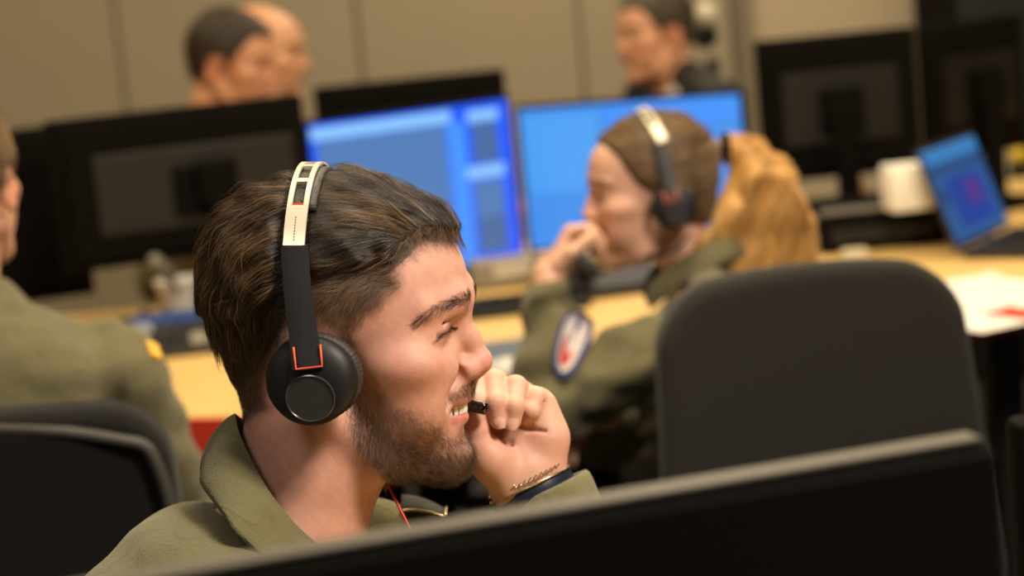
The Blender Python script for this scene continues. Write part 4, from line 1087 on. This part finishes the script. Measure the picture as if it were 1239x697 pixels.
    for sg in (-1, 1):
        f = Field((230, -180, floor - 10), (560, 180, floor + 140), 9); f.ell((380, sg * 118, floor + 40), (125, 45, 42), 4).cap([(325, sg * 116, floor + 60), (322, sg * 116, floor + 105)], [45, 45], 8)
        f.D = np.maximum(f.D, (floor - f.ax[2])[None, None, :].astype(np.float32)); V, F = f.mesh(); obj('shoe', B2W(V), F, shoem, root, True)
    return root, B2W, toB, HT, jf, jo
SHORT = [(578, 300), (556, 292), (520, 288), (488, 306), (470, 345), (448, 372), (432, 420), (420, 420), (405, 385), (360, 390), (325, 470), (285, 490), (225, 430), (225, 170), (590, 170)]
darkhair = (mat('dark_hair', (.020, .012, .007), .6, noise=.4, nscale=150, bump=.6, bscale=400), hair_mat('dark_hair_strand', (.015, .009, .005), (.13, .075, .035)))
greyhair = (mat('greying_hair', (.050, .036, .022), .6, noise=.4, nscale=150, bump=.6, bscale=400), hair_mat('greying_hair_strand', (.03, .02, .012), (.20, .15, .09)))
warm = (.62, .29, .15)
# --- woman
WO = P(787, 224, 2.8)
WF = lambda px, py, dy: ((P(px, py, 2.8 - dy / 1000.0) - WO) @ rotm('Z', 180)) * 1000.0 / .92
pony = [(575, 268), (548, 262), (515, 274), (480, 308), (462, 352), (438, 392), (405, 415), (385, 470), (340, 505), (285, 505), (225, 430), (225, 170), (590, 170)]
def pflow(p, j=None):
    tgt = np.array([-104.0, 0, 62]); v = tgt - p; v[:, 1] *= .8; v /= np.linalg.norm(v, axis=1, keepdims=True) + 1e-6; return v + np.array([-.2, 0, .1])
brown = (mat('brown_hair', (.10, .055, .022), .5, noise=.35, nscale=120, bump=.5, bscale=350), hair_mat('brown_hair_strand', (.06, .032, .013), (.42, .26, .11)))
gold = (mat('lit_golden_hair', (.52, .27, .065), .45, noise=.3, nscale=120, bump=.5, bscale=300), hair_mat('lit_golden_hair_strand', (.36, .165, .035), (.88, .56, .19)))  # golden tone puts the light on her ponytail into the hair colour
larm = [WF(868, 398, 160), WF(664, 492, 105), WF(664, 333, 62), WF(702, 258, 42) - WF(664, 333, 62), (-.65, .15, -.35), .95]
rarm = [WF(860, 385, -165), WF(735, 520, -150), WF(735, 500, 20), (.6, .5, -.1), (0, 0, -1), .5]
wr, wB, wtoB, wHT, wjf, wjo = person('woman with long ponytail, coloured golden as if lit, and headset resting her chin on her fist', WO, math.pi, pitch=3, turn=4, s=.92, hair=(pony, .8, pflow), jacket=olive2, female=True, arms=[larm, rarm], hcol=brown, hthick=6, strand=7000, lean=-60, hunch=75, skinb=(.66, .37, .25), res=6, folds=2.0, cz=34, cuff=50, cw=.62)
hair_o = [o for o in wr.children if o.name.startswith('hair')][0]
pt = [WF(883, 177, 0), WF(905, 188, 4), WF(925, 225, 10), WF(936, 275, 16), WF(938, 328, 20), WF(930, 372, 24), WF(920, 405, 26)]
pr = [13, 25, 44, 56, 62, 50, 18]
pfld = Field(np.min(pt, 0) - 110, np.max(pt, 0) + 110, 5)
pfld.cap(pt, pr, 14).cap([WF(905, 215, 4), WF(889, 258, 10), WF(868, 302, 14), WF(858, 338, 16), WF(866, 380, 16)], [26, 30, 30, 26, 12], 12)
x, y, z = np.broadcast_arrays(*pfld.xyz()); q = np.stack([x + z * .25, y, z * .22], -1)
pfld.D = (np.maximum(pfld.D, np.abs(y - 14) - 38) + 6 * noise3(q, 22) + 3 * noise3(q, 9)).astype(np.float32)
V, F = pfld.mesh(); po = obj('ponytail', wB(V), F, gold[0], wr, True)
r2 = np.random.default_rng(5); N = 5000; p0 = sample_surface(V, F, np.ones(len(V)), N, r2)
def tailflow(p, j=None):
    c = catmull(pt, 40); i = np.argmin(((p[:, None, [0, 2]] - c[None, :, [0, 2]]) ** 2).sum(2), 1); i = np.clip(i, 0, 38); v = c[i + 1] - c[i]; v /= np.linalg.norm(v, axis=1, keepdims=True)
    s_ = (p - c[i]) * .004 * (pr[2] / 60); v = v + s_; v[:, 0] += .22 * noise3(p * [1, 1, .5], 26) + .1 * (j if j is not None else 0); return v
pa = grow(pfld, pfld.D, p0, r2.uniform(50, 110, N), 9, .03 + .05 * noise3(p0, 9), r2.normal(0, 1, N), flowf=tailflow)
strands('ponytail_strand', wB(pa), .0002, np.clip(.45 + .35 * noise3(p0 * [1, 1, .2], 9) + r2.normal(0, .15, N), 0, 1), gold[1], po)
tc_ = np.array(WF(878, 180, 0)); MB().tube([wB(tc_ + np.array((0, 16 * math.cos(t), 18 * math.sin(t)))) for t in np.linspace(0, 2 * math.pi, 24)], .007, 8, False).build('hair_tie', blackfab, po, True, True)
_Rb = rotm('Y', 14)
ht = make_headset(lambda p: wHT((np.asarray(p) * [1, .98, 1.0] - [-15, 0, -30]) @ _Rb.T + [-30, 0, -30]), 'black headset with cream band on the woman with the ponytail', tuple(wHT(np.array([-20., 0, 100]))))
# sleeve patch: white shield with a red figure and a blue edge, lying on the near sleeve
def on_cloth(p, lift):
    p = np.array(p, float)
    for _ in range(12):
        d, g = wjf.sample(p); n2 = np.maximum((g ** 2).sum(1), .2); p = p - (np.clip(d - lift, -12, 12) / n2)[:, None] * g * [.35, 1, .35]
    return p
def patch(name, ctr, w, h, lift, m, parent, shape):
    pts = []
    for v_ in np.linspace(-1, 1, 13):
        for u_2 in np.linspace(-1, 1, 9):
            ww = shape(v_) * w; a = u_2 * ww; b_ = v_ * h; pts.append((ctr[0] + a * .5 + b_ * .87 * .0 + a * .4, ctr[1] + 60, ctr[2]))
            px, py = ctr[3] + a * .94 - b_ * .34, ctr[4] + b_ * .94 + a * .34
            pts[-1] = WF(px, py, 150)
    q0 = np.array(pts); q = on_cloth(q0, lift); uu, vv = np.meshgrid(np.linspace(-1, 1, 9), np.linspace(-1, 1, 13)); uu, vv = uu.ravel(), vv.ravel()
    A = np.stack([np.ones_like(uu), uu, vv, uu * uu, vv * vv], 1); co = np.linalg.lstsq(A, q[:, 1], rcond=None)[0]; q0[:, 1] = A @ co + 5 + lift
    g = np.array([wB(p) for p in q0]).reshape(13, 9, 3)
    return MB().grid(g).build(name, m, parent, True, True)
sh = lambda v: math.sqrt(max(0, 1 - abs(v) ** 3.0)) * (1 - .25 * v)
pb = patch('sleeve_patch', (0, 0, 0, 692, 417), 19, 42, 1.6, mat('patch_blue', (.05, .06, .22), .8), wjo, sh)
patch('patch_field', (0, 0, 0, 692, 415), 14, 37, 2.6, mat('patch_white', (.72, .66, .62), .8), pb, sh)
patch('patch_figure', (0, 0, 0, 687, 424), 8, 19, 3.4, mat('patch_red', (.55, .06, .05), .8), pb, sh)
# --- man at the left, from behind
LO = P(-62, 214, 2.4)
lm = person('man at the left edge seen from behind, short brown hair, olive jacket', LO, math.radians(100), pitch=4, turn=-12, s=1.0, hair=(SHORT, .85), jacket=olive2, hcol=(mat('light_brown_hair', (.075, .042, .018), .6, noise=.4, nscale=150, bump=.6, bscale=400), brown[1]), hthick=6, strand=4000, hunch=20, sh=-22)
sl = P(186, 424, 2.26); so_ = [o for o in lm[0].children if o.name.startswith('jacket')][0]
k = MB().box((0, 0, 0), (.016, .05, .006), .002); Rz = np.array(Matrix.Rotation(.6, 3, 'Y') @ Matrix.Rotation(.3, 3, 'Z')); k.v = [tuple(Rz @ np.array(p) + sl) for p in k.v]
k.build('yellow_slide', mat('yellow_cloth', (.65, .36, .03), .7), so_, True)
# --- background: two on the left, one on the right
person('dark haired man looking down behind the big black monitor', P(281, 72, 4.42), math.radians(-62), pitch=14, turn=47, s=.98, hair=(SHORT, .9), jacket=olive2, hcol=darkhair, hthick=9, strand=3000, skinb=warm)
person('bald man in tan shirt, mostly hidden behind the dark haired man', P(318, 63, 4.85), math.radians(-8), pitch=6, s=1.06, hair=None, jacket=tanm, skinb=(.66, .34, .19))
person('clean shaven man in dark suit and white collar, facing left', P(792, 36, 4.93), math.radians(180 + 26), pitch=4, s=1.0, hair=([(575, 292), (540, 288), (500, 300), (474, 340), (462, 372), (440, 400), (428, 425), (405, 395), (360, 400), (330, 465), (285, 480), (225, 430), (225, 170), (590, 170)], .8), jacket=suitm, sh=55, shirt=shirtm, hcol=greyhair, hthick=7, strand=2500, skinb=(.66, .33, .19))

# ------------------------------------------------------------------ chairs in place
# grey visitor chair turned to the camera side, woman's chair, the black chairs
g = P(985, 330, 2.36)
chair('grey upholstered chair with a broad rounded back, in front of the woman', (g[0] + .018, g[1] - .17, 0), math.radians(-84), greyfab, .513, .475, w0=.368, w1=.43, tilt=.10, back_x=-.20)
chair('black office chair the woman with the ponytail sits on', (WO[0] + .13, WO[1] + .02, 0), math.pi, blackfab, .50, .28, w0=.36, w1=.40, back_x=-.22, depth=.42)
chair('black chair with piped top edge behind the man at the left edge', (LO[0] + .004, LO[1] + .04, 0), math.radians(96), blackfab, .515, .44, w0=.47, w1=.49, back_x=-.30, tilt=.06, piping=mat('chair_piping', (.045, .042, .034), .6))
chair('black office chair under the bearded man with the headset', (MO[0] - .09, 1.52, 0), 0, blackfab, .50, .25, w0=.34, w1=.38, back_x=-.26, depth=.40, seat_z=.44)
q = P(834, 42, 5.2)
chair('office chair with pale rounded headrest behind the man in the suit', (q[0] - .20, q[1] + .02, 0), math.pi + .3, blackfab, .52, .50, back_x=-.22, headrest=True, cols=mat('pale_shell', (.55, .50, .38), .3), depth=.42)
# ------------------------------------------------------------------ laptop, desk things
DZ = .7312
def rotz_of(a, b_): return math.atan2(b_[1] - a[1], b_[0] - a[0])
lb, rb = at_z(1160, 306, DZ + .012), at_z(1223, 276, DZ + .012)
la_ = rotz_of(lb, rb); lw = float(np.linalg.norm((rb - lb)[:2])); lc = (lb + rb) / 2
lt = thing('laptop', 'open laptop with blue map on its screen, beside the white papers', 'laptop', (lc[0], lc[1], DZ), la_)
lapm = mat('laptop_body', (.020, .019, .018), .4); lap2 = mat('laptop_deck', (.06, .055, .05), .35)
b = MB().box((0, -.115, .009), (lw + .01, .22, .016), .005); bo = smooth_by_angle(b.build('base', lapm, lt))
kb = MB()
for i in range(5):
    for j in range(12): kb.box(((j - 5.5) * lw / 13, -.05 - i * .019, .0185), (lw / 15, .0155, .003), .001, None, 1)
kb.build('keyboard', blackm, bo, kind='stuff'); MB().box((0, -.18, .0178), (.09, .055, .001), .0).build('touchpad', lap2, bo)
tl = math.radians(-20); R = Matrix.Rotation(tl, 3, 'X'); lh = .215
def lid(c, d, bev=0):
    k = MB().box(c, d, bev); k.v = [tuple(R @ Vector(p) + Vector((0, .0, .018))) for p in k.v]; return k
so = smooth_by_angle(lid((0, .004, lh / 2), (lw + .01, .007, lh), .003).build('lid', lapm, lt))
sc_ = lid((0, 0, lh / 2), (lw - .012, .0012, lh - .02)).build('screen', emis('laptop_screen', (.018, .095, .27), 1.0), lt)
def win(u0, v0, u1, v1, m, nm='screen_window'):
    lid(((-.5 + (u0 + u1) / 2) * (lw - .012), -.0012, lh / 2 + (.5 - (v0 + v1) / 2) * (lh - .02)), ((u1 - u0) * (lw - .012), .0008, (v1 - v0) * (lh - .02))).build(nm, m, sc_)
win(.0, .0, 1, .16, emis('laptop_bar', (.035, .20, .48), 1.0)); win(.0, .20, 1, .27, emis('laptop_band', (.012, .05, .17), 1.0))
win(.22, .34, .86, .88, emis('laptop_map', (.008, .045, .30), 1.0)); win(.50, .42, .74, .68, emis('laptop_hot', (.10, .03, .20), 1.0)); win(.08, .42, .16, .6, emis('laptop_icons', (.01, .03, .10), 1.0))
# papers
paperm = mat('paper', (.82, .80, .76), .8)
def sheet(label, px, py, w, h, rz, z, m=paperm, group=None, name='paper_sheet'):
    c = at_z(px, py, z); g = [[(a * w / 2, b_ * h / 2, .0006 + .003 * (abs(a) * b_ > .8)) for a in np.linspace(-1, 1, 7)] for b_ in np.linspace(-1, 1, 7)]
    k = MB(); shell(k, g, np.tile([0, 0, 1.0], (7, 7, 1)), .0004); o = k.build(name, m); o.location = (c[0], c[1], z); o.rotation_euler = (0, 0, rz); tag(o, label, 'paper', group); return o
sheet('white paper sheet nearest the red edge of the desk, beside the grey chair', 1176, 378, .22, .29, .5, DZ + .0035)
sheet('white paper sheet in the middle of the fan beside the open laptop', 1182, 354, .22, .30, .25, DZ + .0020)
sheet('white paper sheet reaching to the frame edge beside the open laptop', 1235, 352, .22, .30, .9, DZ + .0005)
rf = sheet('small red folder lying on the white papers at the desk edge', 1232, 379, .07, .10, .6, DZ + .0050, redm2, name='folder'); rf['category'] = 'folder'
# black desktop box
c = at_z(1066, 300, DZ); pc = thing('desktop_box', 'flat black computer box with top edge greyed as if lit, in front of the tall monitor stand', 'computer', (c[0], c[1] + .10, DZ), .04)
smooth_by_angle(MB().box((0, 0, .045), (.27, .24, .09), .006).build('case', bezelm, pc)); MB().box((-.03, -.115, .088), (.20, .012, .012), .002).build('lit_edge_strip', mat('lit_edge_grey', (.16, .155, .145), .4), pc)  # grey strip stands in for light catching the black case's upper edge
MB().box((0, -.1205, .035), (.22, .004, .03), .001).build('front_grille', blackm, pc)
# cups
def cup(label, px, py, m, r=.035, h=.085, hollow=True, z=DZ):
    c = at_z(px, py, z); t = thing('cup', label, 'cup', (c[0], c[1], z))
    smooth_by_angle(MB().lathe([(r * .75, 0), (r, h), (r * 1.06, h + .002), (r * 1.0, h + .004), (r * .93, h), (r * .70, .006)], n=24).build('cup_body', m, t), 50)
    MB().lathe([(r * .9, h * .8), (.001, h * .8)], n=20).build('drink', mat('coffee', (.03, .012, .005), .2), t); return t
whitec = mat('white_cup', (.78, .76, .72), .5)
cup('white paper cup below the big black monitor', 222, 396, whitec, .046, .095)
cup('small tan paper cup near the foot of the tall monitor stand', 1035, 252, mat('tan_cup', (.55, .31, .12), .6), .030, .06)
cup('white cup behind the open laptop screen', 1206, 214, whitec, .042, .09)
c = at_z(1096, 250, DZ + .092); ow = thing('paper_box', 'white paper carton standing on the flat black computer box', 'box', (c[0], c[1] - .02, DZ + .0905), .1)
smooth_by_angle(MB().box((0, 0, .043), (.085, .08, .086), .003).build('carton', mat('carton', (.85, .82, .74), .7), ow)); MB().box((0, 0, .0875), (.08, .075, .004), .001).build('lid', paperm, ow)
c = at_z(1234, 200, DZ); tag(MB().lathe([(.001, 0), (.02, .003), (.028, .02), (.022, .04), (.001, .05)], (c[0], c[1], DZ), 18).build('stress_ball', mat('yellow_foam', (.60, .42, .02), .7), None, smooth=True), 'small yellow ball at the frame edge behind the laptop', 'ball')
# mouse, console, gooseneck microphone on the left of the desk
c = at_z(182, 402, DZ); mt = thing('computer_mouse', 'dark rounded computer mouse next to the console, past the left man\'s shoulder', 'mouse', (c[0], c[1], DZ), .5)
f = Field((-50, -70, -6), (50, 70, 60), 4).ell((0, 0, 8), (34, 52, 34), 1); f.D = np.maximum(f.D, -f.ax[2][None, None, :]).astype(np.float32); V, F = f.mesh(); obj('shell', V / 1000, F, mat('mouse_grey', (.035, .033, .032), .3), mt)
MB().lathe([(.001, -.004), (.009, -.004), (.009, .004), (.001, .004)], (0, .03, .036), 14, Matrix.Rotation(math.pi / 2, 3, 'Y')).build('scroll_wheel', rimm, mt)
c = at_z(238, 418, DZ); ct = thing('desk_console', 'dark control console with blue display strip and grey keys, behind the bearded man\'s head', 'console', (c[0], c[1], DZ), .12)
wz = MB(); wz.add([(-.15, -.10, 0), (.15, -.10, 0), (.15, .10, 0), (-.15, .10, 0), (-.15, -.10, .012), (.15, -.10, .012), (.15, .10, .055), (-.15, .10, .055)], [(0, 3, 2, 1), (4, 5, 6, 7), (0, 1, 5, 4), (1, 2, 6, 5), (2, 3, 7, 6), (3, 0, 4, 7)])
wz.build('console_body', mat('console_grey', (.035, .035, .037), .4), ct)
slope = math.atan2(.043, .20); Rs = Matrix.Rotation(slope, 3, 'X')
def on(c, d, nm, m, par):
    k = MB().box((0, 0, 0), d, .0015, None, 1); k.v = [tuple(Rs @ Vector(p) + Vector((c[0], c[1], .0335 + (c[1]) * .215 + .002))) for p in k.v]; return k.build(nm, m, par)
on((.01, .065, 0), (.26, .05, .004), 'display_strip', emis('console_blue', (.035, .085, .22), .8), ct); on((-.11, .02, 0), (.06, .05, .005), 'pale_key_block', mat('pale_keys', (.30, .33, .36), .5), ct); on((.04, -.055, 0), (.10, .05, .005), 'pale_key_block', mat('beige_keys', (.30, .27, .20), .5), ct)
for i in range(3):
    for j in range(4): on((-.10 + j * .028, -.035 - i * .022, 0), (.022, .016, .006), 'key', blackm, ct)
c = at_z(214, 392, DZ); gm = thing('desk_microphone', 'grey gooseneck microphone under the big black monitor', 'microphone', (c[0], c[1], DZ))
MB().lathe([(.045, 0), (.045, .012), (.02, .02), (.001, .02)], n=24).build('mic_base', blackm, gm)
q0 = np.array([c[0], c[1], DZ]); e0, e1 = P(207, 336, 3.84), P(184, 313, 3.76)
MB().tube([p - q0 for p in catmull([q0 + [0, 0, .018], q0 + [.015, 0, .04], e0], 8)], .005, 8).build('gooseneck', blackm, gm, smooth=True)
MB().tube([e0 - q0, (e0 * .93 + e1 * .07) - q0, (e0 * .1 + e1 * .9) - q0, e1 - q0], [.007, .0135, .0145, .009], 14).build('mic_head', mat('mic_grey', (.16, .15, .125), .45), gm, smooth=True)
# things beyond the bearded man's nose
c = at_z(598, 378, DZ); kt = thing('keyboard', 'dark keyboard in front of the blue screens, beyond the bearded man\'s brow', 'keyboard', (c[0], c[1], DZ), .12)
MB().box((0, 0, .010), (.36, .13, .018), .004).build('keyboard_base', blackm, kt)
kk = [MB().box(((j - 6.5) * .0255, (i - 2) * .024, .0215), (.021, .019, .006), .0015, None, 1) for i in range(5) for j in range(14)]
for k in kk: k.build('key', bezelm, kt)
c = at_z(612, 345, DZ); tp = thing('desk_gadget', 'pale grey desk gadget between the keyboard and the blue screen', 'gadget', (c[0], c[1], DZ), .2)
MB().box((0, 0, .03), (.15, .07, .06), .012).build('shell', mat('gadget_grey', (.22, .20, .155), .5), tp); MB().box((.01, -.036, .035), (.08, .004, .025), .001).build('gadget_panel', mat('gadget_pale', (.5, .47, .38), .4), tp)
c = at_z(612, 436, DZ); nb_ = thing('notepad', 'blue grey notepad on the desk beyond the bearded man\'s nose', 'notepad', (c[0], c[1], DZ), .2)
MB().box((0, 0, .008), (.16, .20, .016), .002).build('cover', mat('notepad_blue', (.10, .13, .17), .6), nb_); MB().box((0, .002, .0085), (.156, .198, .010), .001).build('pages', paperm, nb_)
c = at_z(614, 462, DZ + .0); tag(MB().lathe([(.001, .003), (.03, .002), (.036, .016), (.025, .034), (.001, .04)], (c[0], c[1], DZ), 20).build('white_mouse', mat('white_plastic', (.62, .62, .62), .35), None, smooth=True), 'white rounded computer mouse beside the notepad, just above the raised fingers', 'mouse')
c = at_z(700, 352, DZ); dm = thing('document_stack', 'low stack of pale wooden trays beyond the woman\'s wrist', 'tray', (c[0], c[1] + .05, DZ), .1)
for i in range(4): MB().box((0, 0, .008 + i * .019), (.15 - .004 * i, .14, .012), .002).build('tray', mat('tray_tan', (.50, .33, .14), .6) if i == 0 else bpy.data.materials['tray_tan'], dm)
c = at_z(742, 352, DZ); do = thing('desk_phone', 'black desk telephone under the woman\'s chin', 'telephone', (c[0], c[1] + .02, DZ), .2)
k = MB(); k.add([(-.09, -.09, 0), (.09, -.09, 0), (.09, .09, 0), (-.09, .09, 0), (-.09, -.09, .02), (.09, -.09, .02), (.09, .09, .07), (-.09, .09, .07)], [(0, 3, 2, 1), (4, 5, 6, 7), (0, 1, 5, 4), (1, 2, 6, 5), (2, 3, 7, 6), (3, 0, 4, 7)]); k.build('phone_body', blackm, do)
MB().tube([(-.06, -.085, .045), (-.06, -.07, .062), (-.06, .06, .088), (-.06, .085, .078)], [.018, .016, .016, .018], 10).build('handset', blackm, do, smooth=True)
# small cardboard piece and red mug behind the grey chair
c = at_z(1035, 326, DZ); tag(MB().box((c[0], c[1], DZ + .02), (.05, .03, .04), .004).build('small_box', mat('pale_box', (.55, .50, .36), .7)), 'small pale box peeking above the grey chair back', 'box')
c = at_z(984, 292, DZ); mg = thing('mug', 'red mug partly hidden behind the woman\'s shoulder', 'mug', (c[0], c[1], DZ)); MB().lathe([(.03, 0), (.034, .004), (.034, .085), (.030, .085), (.029, .01)], n=24).build('mug_body', mat('mug_red', (.42, .08, .05), .4), mg, smooth=True)
MB().tube([(.033 + .022 * math.sin(t), 0, .045 + .025 * math.cos(t)) for t in np.linspace(0, math.pi, 10)], .004, 8).build('handle', bpy.data.materials['mug_red'], mg, smooth=True)
# dark cabinet at the right of the back wall, purple binder box on top
c = P(1146, 30, 6.0); cbx = thing('tall_cabinet', 'tall black cabinet against the back wall beyond the monitors', 'cabinet', (c[0] + .62, 6.22, 0))
MB().box((0, 0, .80), (1.24, .55, 1.60), .006).build('carcass', bezelm, cbx)
for k in (-1, 1):
    d = MB().box((k * .31, -.284, .80), (.60, .018, 1.56), .004).build('door', mat('cabinet_front', (.006, .006, .006), .5) if k < 0 else bpy.data.materials['cabinet_front'], cbx); MB().tube([(k * .04, -.30, .75), (k * .04, -.30, .95)], .006, 8).build('handle', rimm, d)
